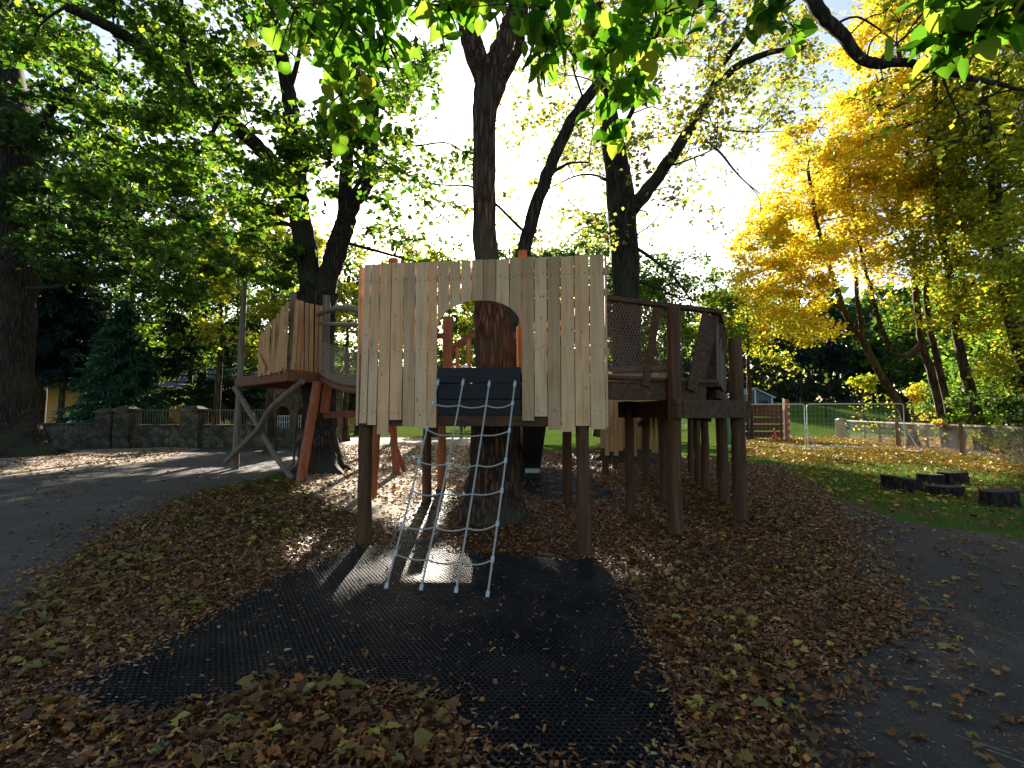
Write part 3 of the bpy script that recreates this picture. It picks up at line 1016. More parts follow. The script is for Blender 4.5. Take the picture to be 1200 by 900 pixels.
edge_spill('bark_chips', matpoly, 5200, .085, .036, 'chips', 'chip', 'bark chippings kicked over the edges of the black mat', 41, .026)
edge_spill('bark_chips', bed, 16000, .22, .034, 'chips', 'chip', 'bark chippings spilt over the edges of the tarmac and path', 42, .016)
edge_spill('leaf_litter', bed, 2600, .40, .05, 'litter', 'maple', 'brown leaves blown from the bed on to the tarmac and path', 43, .02)
scatter('grit', [(road, 9000), (path, 9000)], 0.016, M['chips'], 'chip', 'fine grit and leaf crumbs on the tarmac and path', 0.012, None, 1, 44, .2, lo=(-12, 1.6), hi=(12, 16), falloff=1.0, zr=.003, sfar=.05)
scatter('leaf_crumbs', [(matpoly, 1500)], 0.024, M['litter'], 'chip', 'leaf crumbs caught in the rings of the black mat', 0.022, None, 1, 45, .3, zr=.01)
def twigs(n=420):
    rng = np.random.default_rng(51)
    Q = sample(allground, n, rng, (-9, 1.8), (10, 18), .6)
    m = MB()
    Q = Q[~inpoly(Q, matpoly)]
    for x, y in Q:
        a = rng.uniform(0, 6.28)
        L = rng.uniform(.06, .26)
        p = Vector((x, y, .034))
        d = Vector((math.cos(a), math.sin(a), rng.uniform(-.02, .06)))
        e = Vector((-d.y, d.x, 0)) * rng.uniform(-.03, .03)
        m.tube([p, p + d * L * .5 + e, p + d * L], [.004, .003, .0015], 4, False)
    o = m.build('fallen_twigs', M['log'])
    setp(o, kind='stuff', label='small fallen twigs lying about on bed and paths')


twigs()
scatter('lawn_leaves', [(lawn_r, 1500)], 0.08, M['litter'], 'maple', 'brown leaves dotted over the near lawn', 0.04, None, 1, 46, .3, lo=(4, 6), hi=(30, 24), zr=.02)


# ================================================================== CENTRAL TOWER
A = at(421, 400, 6.15)
B = at(709, 400, 5.70)
U = Vector((B.x - A.x, B.y - A.y, 0)).normalized()
NB = Vector((-U.y, U.x, 0))               # away from the camera
if NB.y < 0:
    NB = -NB


def uz(px, py):
    p = on_plane(px, py, A, B)
    return (Vector((p.x - A.x, p.y - A.y, 0)).dot(U), p.z)


def upos(u, off=0.0, z=0.0):
    return Vector((A.x, A.y, 0)) + U * u + NB * off + Vector((0, 0, z))


tower = thing('play_tower', 'raised play tower with pale plank front and arched doorway around the middle trunk', 'play tower', (A.x + 1.3, 7.4, 0), 0)
edges = [425.5, 434, 444.5, 458, 472.5, 486.5, 501, 512, 526, 539.5, 552, 566, 581, 597, 611.5, 626, 641.5, 657, 673.5, 691, 709]
bots = [496, 498, 509, 492, 500, 502, 501, None, None, None, None, None, None, None, 493, 488, 504, 506, 499, 503]
zt0, zt1 = uz(425, 310)[1], uz(709, 298)[1]
uL, uR = uz(512, 400)[0], uz(611, 400)[0]
uC, hwid = (uL + uR) / 2, (uR - uL) / 2
zspr, zap = uz(561, 381)[1], uz(561, 352)[1]
rg = random.Random(4)


def front_wall(m):
    for i in range(20):
        g = 0.0035
        u0, u1 = uz(edges[i], 400)[0] + g, uz(edges[i + 1], 400)[0] - g
        tt = (u0 + u1) / 2 / uz(709, 400)[0]
        zt = zt0 + (zt1 - zt0) * tt + rg.uniform(-.008, .008)
        tw = rg.choice((0.0, 0.002, 0.004, 0.006, 0.008))            # gaps open towards the top
        th = 0.026
        if bots[i] is not None:
            zb = uz((edges[i] + edges[i + 1]) / 2, bots[i])[1]
            sl = -0.035 * max(0, 1 - i / 4)
            m.prism([(u0 + sl, zb), (u1 + sl, zb), (u1 - tw, zt), (u0 + tw * .3, zt + rg.uniform(-.004, .004))], A, U, NB, th)
        else:
            lo = []
            for k in range(7):
                u = u0 - g * 0.3 + (u1 - u0 + g * .6) * k / 6
                q = min(1, abs(u - uC) / hwid)
                lo.append((u if 0 < k < 6 else (u0 if k == 0 else u1), zspr - 0.05 + (zap - zspr + 0.05) * math.sqrt(max(0, 1 - q ** 2.3))))
            m.prism(lo + [(u1 - tw, zt), (u0 + tw * .3, zt)], A, U, NB, th)


def nails(m):
    for i in range(20):
        for zz in (3.2, 2.35, 1.62):
            if bots[i] is None and zz < 3:
                continue
            for q in (.3, .7):
                u = uz(edges[i] + (edges[i + 1] - edges[i]) * q, 400)[0]
                p = upos(u, -0.002, zz + rg.uniform(-.02, .02))
                m.tube([p, p + NB * 0.006], 0.0065, 6)


wm = MB()
front_wall(wm)
n_wood = len(wm.f)
nails(wm)
wall = wm.build('plank_wall', M['pale'], tower)
wall.data.materials.append(M['iron'])
wall.data.polygons.foreach_set('material_index', [0] * n_wood + [1] * (len(wm.f) - n_wood))


def battens(m):
    for zz in (3.22, 2.98):
        m.beam(upos(0.03, 0.055, zz), upos(uR + 1.0, 0.055, zz), 0.045, 0.08)
    m.beam(upos(0.03, 0.055, 2.3), upos(uL - .03, 0.055, 2.3), 0.045, 0.08)
    m.beam(upos(uR + .03, 0.055, 2.3), upos(uR + 1.0, 0.055, 2.3), 0.045, 0.08)


one(battens, 'wall_batten', M['orange'], tower)
zs = uz(561, 430)[1]
zsb = uz(561, 487)[1]


def apron(m):
    h = (zs - zsb) / 3
    for k in range(3):
        m.beam(upos(uL + 0.012, 0.030 + 0.004 * k, zs - h * (k + .5)), upos(uR - 0.012, 0.030 + 0.004 * k, zs - h * (k + .5)), 0.03, h - 0.008)


one(apron, 'apron_board', M['apron'], tower, 0.006)
one(lambda m: m.beam(upos(-0.02, 0.075, 1.53), upos(uz(704, 400)[0], 0.075, 1.53), 0.07, 0.15), 'front_beam', M['darkbeam'], tower, 0.006)
BL, BR = Vector((-1.53, 9.3, 0)), Vector((1.0, 9.3, 0))
TX, TY = -0.30, 7.75            # middle trunk


def deck(m):
    for k in range(24):
        y = 6.25 + k * 0.13
        t = (y - 6.2) / 3.1
        x0 = -1.75 + 0.2 * t
        x1 = 0.75 + 0.25 * t
        yo = lambda x: -(x + 1.75) * 0.17 * (1 - t)
        d = abs(y - TY)
        segs = [(x0, x1)]
        if d < 0.48:
            w = math.sqrt(0.48 ** 2 - d * d)
            segs = [(x0, TX - w), (TX + w, x1)]
        for a, b in segs:
            m.beam((a, y + yo(a), 2.06), (b, y + yo(b), 2.06), 0.118, 0.035)


one(deck, 'deck', M['deck'], tower, 0.003)
one(lambda m: m.beam((-1.62, 6.4, 1.95), (-1.53, 9.35, 1.95), 0.07, 0.17), 'joist', M['redbeam'], tower)
one(lambda m: m.beam((0.82, 5.95, 1.95), (1.0, 9.35, 1.95), 0.07, 0.17), 'joist', M['darkbeam'], tower)
one(lambda m: m.beam((-0.9, 6.2, 1.95), (-0.85, 9.35, 1.95), 0.06, 0.17), 'joist', M['redbeam'], tower)
one(lambda m: m.beam((0.3, 6.1, 1.95), (0.32, 9.35, 1.95), 0.06, 0.17), 'joist', M['redbeam'], tower)
one(lambda m: m.beam((-1.75, 9.3, 1.80), (1.15, 9.3, 1.80), 0.07, 0.5), 'rear_beam', M['redbeam'], tower)  # deepened to block sun slipping between beam and deck
post('post', (-1.80, 6.33), -.2, 2.05, 0.088, M['darkpost'], tower, None, 1)
post('post', (0.815, 5.86), -.2, 2.05, 0.082, M['darkpost'], tower, None, 2)
post('post', (-1.53, 9.3), -.2, 3.2, 0.085, M['darkpost'], tower, None, 3)
post('post', (1.0, 9.3), -.2, 3.2, 0.085, M['darkpost'], tower, None, 4)
post('post', (-1.49, 10.9), -.2, 2.0, 0.09, M['redpost'], tower, None, 5)
post('post', (-2.70, 10.0), -.2, 2.1, 0.085, M['redpost'], tower, (-2.6, 10.0), 6)
post('post', (-1.52, 6.45), 2.08, 3.58, 0.07, M['redpost'], tower, None, 7)
post('post', (0.145, 6.25), 2.08, 3.62, 0.062, M['redpost'], tower, None, 8)
one(lambda m: m.beam((-1.12, 8.9, 2.08), (-1.12, 8.9, 3.30), 0.17, 0.15), 'post', M['redpost'], tower, 0.01)


def backrail(m):
    m.beam((-1.5, 9.28, 3.02), (-1.12, 9.28, 3.02), 0.05, 0.11)
    m.beam((-1.1, 9.28, 2.75), (-0.45, 9.28, 3.24), 0.06, 0.12)
    m.beam((0.0, 9.28, 3.02), (1.0, 9.28, 3.02), 0.05, 0.11)


one(backrail, 'rear_rail', M['redbeam'], tower)
for x, h in ((-0.97, 2.8), (-0.78, 2.95), (-0.60, 3.08), (0.2, 3.0), (0.42, 3.0), (0.64, 3.0), (0.85, 3.0)):
    one(lambda m, x=x, h=h: m.beam((x, 9.24, 2.06), (x + rg.uniform(-.02, .02), 9.24, h), 0.07, 0.03), 'baluster', M['orange'], tower)


def siderail(m):
    m.beam((0.10, 7.35, 2.08), (0.10, 7.35, 2.86), 0.07, 0.06)
    m.beam((0.10, 7.33, 2.84), (0.82, 6.9, 2.84), 0.05, 0.08)
    m.beam((0.10, 7.31, 2.70), (0.82, 6.88, 2.70), 0.03, 0.07)


one(siderail, 'side_rail', M['orange'], tower)
for y in (6.7, 7.3, 7.9, 8.5):
    one(lambda m, y=y: m.beam((0.86, y, 2.05), (0.88, y, 3.0), 0.03, 0.09, (0, 1, 0)), 'baluster', M['orange'], tower)
one(lambda m: m.beam((0.86, 6.1, 3.02), (0.98, 9.2, 3.02), 0.05, 0.11), 'side_rail', M['redbeam'], tower)
# corner boards closing the sides of the front wall
one(lambda m: m.prism([(-0.03, 1.46), (0.0, 1.46), (0.0, 3.40), (-0.02, 3.40)], A, U, NB, 0.115), 'corner_board', M['pale'], tower, 0.003)
uB = uz(709, 400)[0]
one(lambda m: m.prism([(uB + .002, 1.45), (uB + .026, 1.45), (uB + .026, 3.38), (uB + .002, 3.38)], A, U, NB, 0.115), 'corner_board', M['pale'], tower, 0.003)

# the red and white cloth lying on the sill
def cloth(m):
    r = random.Random(3)
    nx, ny = 16, 6
    vs, fs = [], []
    for i in range(nx):
        for j in range(ny):
            u = uL + 0.02 + 0.46 * i / (nx - 1)
            vs.append(upos(u, 0.05 + 0.26 * j / (ny - 1), 2.085 + 0.085 * max(0, math.sin(j / (ny - 1) * PI)) * (0.7 + 0.5 * math.sin(i * 1.3 + j)) * math.sin(i / (nx - 1) * PI) ** .5 + 0.02 * r.random()))
    for i in range(nx - 1):
        for j in range(ny - 1):
            fs.append((i * ny + j, (i + 1) * ny + j, (i + 1) * ny + j + 1, i * ny + j + 1))
    m.face_block(vs, fs)


mtape, nt_, _, L_ = new_mat('red_white_tape')
v_ = scaled_coord(nt_, (1, 1, 1))
w_ = N(nt_, 'ShaderNodeTexWave', Scale=2.6, Distortion=2.0)
L_.new(v_, w_.inputs['Vector'])
rr_ = ramp(nt_, [(0.45, (0.55, 0.05, 0.03)), (0.55, (0.78, 0.76, 0.74))])
L_.new(w_.outputs[0], rr_.inputs[0])
finish_surface(nt_, rr_.outputs[0], 0.5)
clo = one(cloth, 'crumpled_tape', mtape, None, 0, True)
md = clo.modifiers.new('thick', 'SOLIDIFY')
md.thickness = 0.006
setp(clo, 'crumpled red and white tape lying on the doorway sill', 'barrier tape')

# ------------------------------------------------------------------ rope ladder
lad = thing('rope_ladder', 'grey rope climbing ladder slanting from the doorway down to the black mat', 'rope ladder', (-0.7, 4.8, 0))
tops = [at(513.5, 446, 5.93), at(543, 446, 5.88), at(573.5, 448, 5.83), at(603.5, 448, 5.78)]
feet = [ground(452, 690, .03), ground(493, 692, .03), ground(534, 695, .03), ground(571, 700, .03)]
levels = [0.115, 0.29, 0.455, 0.62, 0.755, 0.895]


def lad_pt(i, t):
    p = tops[i].lerp(feet[i], t)
    p.z -= 0.06 * math.sin(t * PI)
    return p


for i in range(4):
    one(lambda m, i=i: m.tube([lad_pt(i, t / 16) for t in range(17)], 0.0095, 8), 'rope', M['rope'], lad, 0, True)


def sag(p, q, s, n=8):
    return [p.lerp(q, k / n) - Vector((0, 0, s * 4 * (k / n) * (1 - k / n))) for k in range(n + 1)]


lv2 = [0.17, 0.40, 0.58, 0.745, 0.865]
tl = [(472.5, 475), (604, 473)]
rows = [
    [(511.5, 473), (540, 475), (569, 475), (599.5, 473)],
    [(502.5, 503), (532, 509), (563, 510), (596, 505)],
    [(497, 541), (526, 544), (558, 545), (590, 540)],
    [(488, 575), (520, 578), (552, 579), (587, 575)],
    [(478, 617), (511, 618), (546, 619), (582, 614)],
    [(466, 649), (502, 656), (539, 658), (575, 656)],
]


def on_rope(i, py):
    lo, hi = 0.0, 1.0
    for _ in range(30):
        t = (lo + hi) / 2
        p = lad_pt(i, t)
        d = p - Vector((0, 0, EYE))
        y = d.y * cp + d.z * sp
        z = -d.y * sp + d.z * cp
        s = 450 - FPX * z / y
        if s < py:
            lo = t
        else:
            hi = t
    return lad_pt(i, t)


for row in rows:
    q = [on_rope(i, row[i][1]) for i in range(4)]
    pts = []
    for i in range(3):
        pts += sag(q[i], q[i + 1], 0.016 + 0.007 * ((i * 5 + int(row[0][1])) % 4), 6)[(1 if i else 0):]
    one(lambda m: m.tube(pts, 0.0083, 8), 'rung_rope', M['rope'], lad, 0, True)
    for i in (0, 3):
        d = (feet[i] - tops[i]).normalized()
        one(lambda m: m.tube([q[i] - d * 0.028, q[i] + d * 0.028], 0.017, 8), 'clamp', M['clamp'], lad, 0, True)
for i in range(4):
    d = (feet[i] - tops[i]).normalized()
    one(lambda m: m.tube([feet[i] - d * 0.05, feet[i]], 0.018, 8), 'clamp', M['clamp'], lad, 0, True)
    one(lambda m: m.tube([tops[i], tops[i] + d * 0.07], 0.017, 8), 'clamp', M['clamp'], lad, 0, True)
    p = tops[i]
    one(lambda m: m.tube([p + NB * 0.07, p + NB * 0.0 + Vector((0, 0, .02)), p - NB * .012 + Vector((0, 0, 0.0))], 0.008, 6), 'eye_bolt', M['galv'], lad, 0, True)

# ------------------------------------------------------------------ slide behind the tower
sl = thing('slide', 'dark grey chute slide sloping down behind the tower', 'slide', (0.55, 13.5, 0))
sa, sb, sc_ = at(626, 497, 10.2), at(623, 540, 13.0), at(623, 553, 13.9)
path_s = catmull([sa, sa.lerp(sb, .5) + Vector((0, 0, -.03)), sb, Vector((sc_.x, sc_.y, 0.16))], 5)


def chute(m):
    w = 0.23
    for side in (0,):
        vs, fs = [], []
        for p in path_s:
            for dx, dz in ((-w, .16), (-w + .02, 0), (w - .02, 0), (w, .16), (w + .02, .16), (w, -.03), (-w, -.03), (-w - .02, .16)):
                vs.append(p + Vector((dx, 0, dz)))
        k = 8
        for i in range(len(path_s) - 1):
            for j in range(k):
                fs.append((i * k + j, i * k + (j + 1) % k, (i + 1) * k + (j + 1) % k, (i + 1) * k + j))
        m.face_block(vs, fs)


one(chute, 'chute', M['slide'], sl, 0)
for s in (-1, 1):
    one(lambda m: m.tube([p + Vector((s * 0.25, 0, .17)) for p in path_s], 0.018, 8), 'side_rail', M['galv'], sl, 0, True)
one(lambda m: m.beam(Vector((sc_.x, sc_.y - .1, .0)), Vector((sc_.x, sc_.y - .1, .14)), 0.4, 0.05), 'leg', M['galv'], sl)
#PART3

# ================================================================== LEFT PLATFORM
LP1 = Vector((-8.0, 14.9, 0))
LP2 = Vector((-5.28, 12.1, 0))
LP3 = Vector((-4.35, 14.9, 0))
LP4 = Vector((-6.4, 16.6, 0))
lp = thing('play_platform', 'high wooden platform on crossed log legs with a crooked plank fence on the left', 'play platform', (-6, 14.3, 0))
one(lambda m: m.beam(LP1 + Vector((-.1, .1, 2.5)), LP2 + Vector((.02, -.02, 2.5)), 0.08, 0.24), 'edge_beam', M['redbeam'], lp, 0.008)
one(lambda m: m.beam(LP2 + Vector((-.03, -.10, 2.52)), LP3 + Vector((.0, .2, 2.52)), 0.08, 0.27), 'edge_beam', M['redbeam'], lp, 0.008)
one(lambda m: m.beam(LP1 + Vector((0, 0.08, 2.5)), LP4 + Vector((0, 0, 2.5)), 0.08, 0.24), 'edge_beam', M['redbeam'], lp, 0.008)
one(lambda m: m.beam(LP4 + Vector((0, 0, 2.5)), LP3 + Vector((0, 0.2, 2.5)), 0.08, 0.24), 'edge_beam', M['redbeam'], lp, 0.008)


def lp_deck(m):
    for k in range(20):
        t = (k + .5) / 20
        a = LP2.lerp(LP1, t)
        b = LP3.lerp(LP4, t)
        m.beam(a + Vector((0, .05, 2.645)), b + Vector((0, 0, 2.645)), 0.17, 0.03)


one(lp_deck, 'deck', M['deck'], lp, 0.003)
post('post', LP1, -.2, 5.5, 0.105, M['log'], lp, (LP1.x + .12, LP1.y), 21, taper=0.7)
post('post', (-4.98, 12.1), -.2, 2.38, 0.115, M['redpost'], lp, (-4.72, 12.4), 22, taper=0.95)
one(lambda m: m.beam((-4.72, 12.9, 1.62), (-4.68, 13.0, 2.38), 0.2, 0.12), 'post', M['redpost'], lp, 0.01)
post('post', LP3 + Vector((0, .2, 0)), -.2, 2.4, 0.10, M['darkpost'], lp, None, 23)
post('post', LP4, -.2, 2.4, 0.10, M['darkpost'], lp, None, 24)
one(lambda m: m.beam((-4.75, 12.95, 1.57), (-3.6, 13.3, 1.62), 0.10, 0.17), 'lower_beam', M['redbeam'], lp, 0.008)
one(lambda m: m.tube(catmull([LP1 + Vector((.0, -.13, 2.36)), at(303, 500, 13.9), at(322, 533, 13.0), ground(343, 562)], 6), [.085, .083, .08, .08, .078, .076, .075, .074, .073, .072, .07, .07, .07, .07, .07, .07, .07, .07, .07][:19], 9, True, .08), 'cross_brace', M['log'], lp, 0, True)
one(lambda m: m.tube(catmull([Vector((-5.05, 12.3, 2.38)), at(318, 478, 13.0), at(300, 506, 13.6), at(265, 541, 14.6)], 6), [.075] * 19, 9, True, .08), 'cross_brace', M['log'], lp, 0, True)
one(lambda m: m.tube([ground(344, 545), at(348, 470, 12.9)], .035, 7), 'thin_pole', M['log'], lp, 0, True)
# fence posts and crooked planks
post('fence_post', at(341, 430, 12.3), 2.5, 4.55, 0.085, M['log'], lp, None, 25)
pp = at(380, 430, 13.5)
post('fence_post', pp, 2.5, 4.75, 0.115, M['log'], lp, None, 26)
rgp = random.Random(8)


def fence_left(m):
    n = 15
    for i in range(n):
        t = i / (n - 1)
        p = LP2.lerp(LP1, 0.01 + 0.46 * t) + Vector((-.06, -.06, 0))
        h = 4.28 - 0.62 * t + rgp.uniform(-.05, .05)
        lean = rgp.uniform(-.06, .06) + (0.22 if i in (5, 8) else 0)
        q = p + (LP2 - LP1).normalized() * lean
        m.beam((p.x, p.y, 2.42 + rgp.uniform(-.06, .08) + .2), (q.x, q.y, h), rgp.uniform(.085, .125), 0.028, (LP1 - LP2).cross(Vector((0, 0, 1))))
    a, b = LP2.lerp(LP1, .44), LP2.lerp(LP1, .30)
    m.beam((a.x - .12, a.y - .12, 3.15), (b.x - .12, b.y - .12, 2.72), .03, .13, (0, 0, 1))


def fence_right(m):
    n = 7
    for i in range(n):
        t = (i + .3) / n
        px = 343 + 37 * t
        Y = 12.25 + 1.25 * t
        p = at(px, 437, Y)
        q = at(px + (5.5 if i < 2 else 1.2) + rgp.uniform(-1, 1), 352 + 8 * t, Y)
        m.beam((p.x, p.y - .08, 2.5), (q.x, q.y - .08, q.z), rgp.uniform(.075, .105), 0.03, (0.3, -1, 0))


one(fence_left, 'plank_fence', M['orange'], lp, 0.003, label='tightly set crooked planks with sloping tops')
one(fence_right, 'plank_fence', M['orange'], lp, 0.003, label='loosely spaced leaning planks')
one(lambda m: (m.beam(LP2 + Vector((-.02, .0, 3.9)), LP2.lerp(LP1, .5) + Vector((0, 0, 3.3)), .05, .09), m.beam(LP2 + Vector((0, .05, 2.95)), LP2.lerp(LP1, .5) + Vector((0, 0, 2.95)), .05, .09)), 'fence_rail', M['redbeam'], lp)

# ------------------------------------------------------------------ left net bridge
S0, S1 = Vector((-4.55, 13.4, 2.62)), Vector((-1.75, 8.7, 2.10))
br = thing('net_bridge', 'sloping log and net bridge joining the left platform to the middle tower', 'bridge', (-3.1, 11, 0))
dn = (S1 - S0)
dn.z = 0
dn.normalize()
sd = Vector((-dn.y, dn.x, 0))


def bp(t, side, h):
    p = S0.lerp(S1, t)
    return p + sd * (side * 0.5) + Vector((0, 0, h - 0.13 * math.sin(t * PI)))


def bridge_deck(m):
    for k in range(34):
        t = (k + .5) / 34
        m.beam(bp(t, -1, 0.0), bp(t, 1, 0.0), 0.14, 0.035)


one(bridge_deck, 'deck', M['deck'], br, 0.003)
for s in (-1, 1):
    one(lambda m: m.tube([bp(t / 12, s * .95, -.10) for t in range(13)], .065, 8, True, .05), 'bearer', M['redbeam'], br, 0, True)
    one(lambda m: m.tube([bp(t / 12, s * 1.05, 1.55 - .45 * t / 12 + .3 * math.sin(t / 12 * PI)) for t in range(13)], .062, 9, True, .08), 'hand_rail', M['log'], br, 0, True)
    one(lambda m: m.tube([bp(t / 12, s * 1.03, 1.32 - .35 * t / 12 + .12 * math.sin(t / 12 * PI)) for t in range(13)], .045, 9, True, .08), 'hand_rail', M['log'], br, 0, True)

    def net(m):
        nt = 40
        for k in range(nt + 1):
            t = k / nt
            m.tube([bp(t, s * (1.03 + .10 * math.sin(q / 5 * PI)), .03 + (.85 - .2 * t) * q / 5) for q in range(6)], .006, 4, False)
        for j in range(13):
            m.tube([bp(t / 14, s * (1.03 + .10 * math.sin(j / 12 * PI)), .03 + (.85 - .2 * t / 14) * j / 12 + .006 * math.sin(t * 2 + j)) for t in range(15)], .006, 4, False)
    one(net, 'side_net', M['net_tan'], br, 0)
post('support_post', ground(465, 556), -.2, 2.2, .10, M['redpost'], br, (-3.25, 13.75), 31)
one(lambda m: m.tube([ground(474, 553), at(455, 495, 13.4)], .06, 8, True, .06), 'support_brace', M['redpost'], br, 0, True)

# ================================================================== RIGHT DECK
P1, P2, P3, P4, P5 = [ground(*p) for p in ((739, 605), (791, 628), (868, 612), (849, 592), (778, 590))]
rd = thing('play_deck', 'dark weathered deck on round posts with rope net, right of the pale tower', 'play platform', (P2.x, P3.y, 0))
post('post', P1, -.2, 1.80, .078, M['darkpost'], rd, None, 41)
post('post', P2, -.2, 3.03, .098, M['darkpost'], rd, at(789, 365, P2.y - .02), 42)
post('post', P3, -.2, 2.74, .105, M['darkpost'], rd, at(861, 397, P3.y), 43)
post('post', P4, -.2, 2.95, .10, M['darkpost'], rd, at(841, 395, P4.y), 44)
post('post', P5, -.2, 2.0, .085, M['darkpost'], rd, None, 45)
cy = 1.665
off = Vector((0, 0, 0))


def nb(a, b, out, ext, w=.09, h=.25, z=cy):
    d = (b - a)
    d.z = 0
    d.normalize()
    n = Vector((d.y, -d.x, 0)) * out
    return lambda m: m.beam(Vector((a.x, a.y, z)) + n, Vector((b.x, b.y, z)) + n, w, h, (0, 0, 1), ext)


one(nb(P1, P2, -.11, .16), 'bearer', M['darkbeam'], rd, .008)
one(nb(P2, P3, .11, .10), 'bearer', M['darkbeam'], rd, .008)
one(nb(P3, P4, .10, .10), 'bearer', M['darkbeam'], rd, .008)
one(nb(P5, P1, .09, .12), 'bearer', M['darkbeam'], rd, .008)
one(nb(P4, P5, .09, .12), 'bearer', M['darkbeam'], rd, .008)
Ra, Rb, Rc = Vector((1.13, 6.42, 3.07)), Vector((2.93, 7.3, 3.07)), Vector((4.1, 9.8, 3.07))


def low(p, z):
    return Vector((p.x, p.y, z))


one(lambda m: m.beam(low(Ra, 1.88), low(Rb, 1.88) - (Rb - Ra).normalized() * .25, .07, .20), 'deck_edge', M['darkbeam'], rd, .008)
one(lambda m: m.beam(low(Rb, 1.88), low(Rc, 1.88), .06, .13), 'deck_edge', M['darkbeam'], rd, .008)


def rdeck(m):
    for k in range(22):
        t = k / 21
        a = low(Ra, 2.0).lerp(low(Rb, 2.0), t)
        b = Vector((1.15, 8.4, 2.0)).lerp(Vector((4.0, 9.8, 2.0)), t)
        m.beam(a, b, .115, .035)


one(rdeck, 'deck', M['darkbeam'], rd, .003)
one(lambda m: m.beam(Ra, Rb, .12, .06, (0, 0, 1), .03), 'hand_rail', M['darkbeam'], rd, .006)
one(lambda m: m.beam(Rb + Vector((.03, .03, -.004)), Rc, .12, .06), 'hand_rail', M['darkbeam'], rd, .006)
one(lambda m: m.tube([low(Ra, 2.06), low(Ra, 2.05).lerp(low(Rb, 2.05), .5), low(Rb, 2.05)], .035, 8, True, .1), 'lower_rail', M['darkbeam'], rd, 0, True)


def board(pxt, pyt, pxb, pyb, Yt, Yb, w):
    a, b = at(pxt, pyt, Yt), at(pxb, pyb, Yb)
    return lambda m: m.beam(b, a, w, .035, (0.45, -1, 0))


one(board(770, 362, 756, 452, 6.70, 6.66, .11), 'slanted_board', M['darkbeam'], rd, .004)
one(board(829, 368, 810, 458, 7.15, 6.98, .17), 'slanted_board', M['darkbeam'], rd, .004)
one(board(838, 370, 814, 470, 7.4, 7.15, .15), 'slanted_board', M['darkbeam'], rd, .004)
one(board(841, 378, 822, 462, 7.9, 7.8, .24), 'slanted_board', M['darkbeam'], rd, .004)
one(board(845, 386, 829, 462, 8.6, 8.5, .24), 'slanted_board', M['darkbeam'], rd, .004)
one(board(847, 392, 840, 462, 9.3, 9.2, .22), 'slanted_board', M['darkbeam'], rd, .004)


def rnet(m):
    W = (low(Rb, 0) - low(Ra, 0)).length
    H = .99
    e = (low(Rb, 0) - low(Ra, 0)).normalized()
    nn = Vector((e.y, -e.x, 0))
    def pt(u, v):
        bulge = .05 * math.sin(v / H * PI) * (1 + .5 * math.sin(u * 3))
        return low(Ra, 2.06) + e * u + Vector((0, 0, v)) - nn * (bulge - .01 + 0.012 * math.sin(u * 11 + v * 7))
    s = .048
    lim = W * 0.70
    for sg in (1, -1):
        u0 = -H * .6
        while u0 < lim + H * .6:
            pts = []
            for q in range(13):
                v = H * q / 12
                u = u0 + (sg * .6 * (v - H / 2)) + .006 * math.sin(q * 2.1 + u0 * 9)
                if 0 <= u <= lim:
                    pts.append(pt(u, v))
            if len(pts) > 1:
                m.tube(pts, .0048, 4, False)
            u0 += s


one(rnet, 'rope_net', M['net'], rd, 0)


def rnet2(m):
    e = (low(Rc, 0) - low(Rb, 0))
    for sg in (1, -1):
        for k in range(-16, 60):
            pts = []
            for q in range(11):
                u = k * .03 + sg * .28 * (q / 10 - .5)
                if 0 <= u <= 1:
                    pts.append(low(Rb, 2.02) + e * u + Vector((0, 0, q / 10 * 1.0)))
            if len(pts) > 1:
                m.tube(pts, .006, 4, False)


one(rnet2, 'rope_net', M['net'], rd, 0)

# walkway leading back from the right deck
wk = thing('walkway', 'dark timber walkway on posts running back behind the right deck', 'walkway', (4.2, 12, 0))
W0, W1 = Vector((3.45, 9.6, 0)), Vector((4.6, 14.2, 0))
for t, s in ((.25, 0), (.55, 0), (.9, 0), (.3, 1), (.7, 1)):
    p = W0.lerp(W1, t) + Vector((-.95 if s else .28, 0, 0))
    post('post', p, -.2, 1.62, .085, M['darkpost'], wk, None, int(t * 50) + s)
for s in (-.95, .28):
    one(lambda m: m.beam(W0 + Vector((s, .1, 1.54)), W1 + Vector((s, 0, 1.54)), .08, .18), 'bearer', M['darkbeam'], wk, .006)


def wkdeck(m):
    for k in range(30):
        p = W0.lerp(W1, (k + .5) / 30)
        m.beam(p + Vector((-1.05, 0, 1.66)), p + Vector((.38, 0, 1.66)), .13, .035)


one(wkdeck, 'deck', M['darkbeam'], wk, .003)
one(lambda m: m.beam(W0 + Vector((-1.0, .3, 1.40)), W1 + Vector((-1.0, 0, 1.40)), .05, .1), 'lower_rail', M['darkbeam'], wk, .006)

# rear tower, orange of its planks standing in for reflected sunlight
rt = thing('rear_tower', 'far play tower clad in planks toned orange for reflected sunlight behind the right deck', 'play tower', (3.0, 13.8, 0))
RA, RB = at(703, 500, 13.2), at(786, 500, 12.6)
RU = Vector((RB.x - RA.x, RB.y - RA.y, 0)).normalized()
RN = Vector((-RU.y, RU.x, 0))
rw = (Vector((RB.x, RB.y, 0)) - Vector((RA.x, RA.y, 0))).length
rgr = random.Random(12)


def rear_wall(m):
    n = 15
    for i in range(n):
        u0, u1 = rw * i / n + .004, rw * (i + 1) / n - .004
        zb = .62 + rgr.choice((0, .05, -.08, .1, .02))
        m.prism([(u0, zb), (u1, zb), (u1, 2.62), (u0, 2.62)], RA, RU, RN, .03)


one(rear_wall, 'plank_wall', M['orange'], rt, .003)
for u, v in ((.1, .2), (rw - .1, .2), (.1, 1.8), (rw - .1, 1.8)):
    p = RA + RU * u + RN * v
    post('post', p, -.2, 2.9, .085, M['darkpost'], rt, None, int(u * 10 + v * 3))


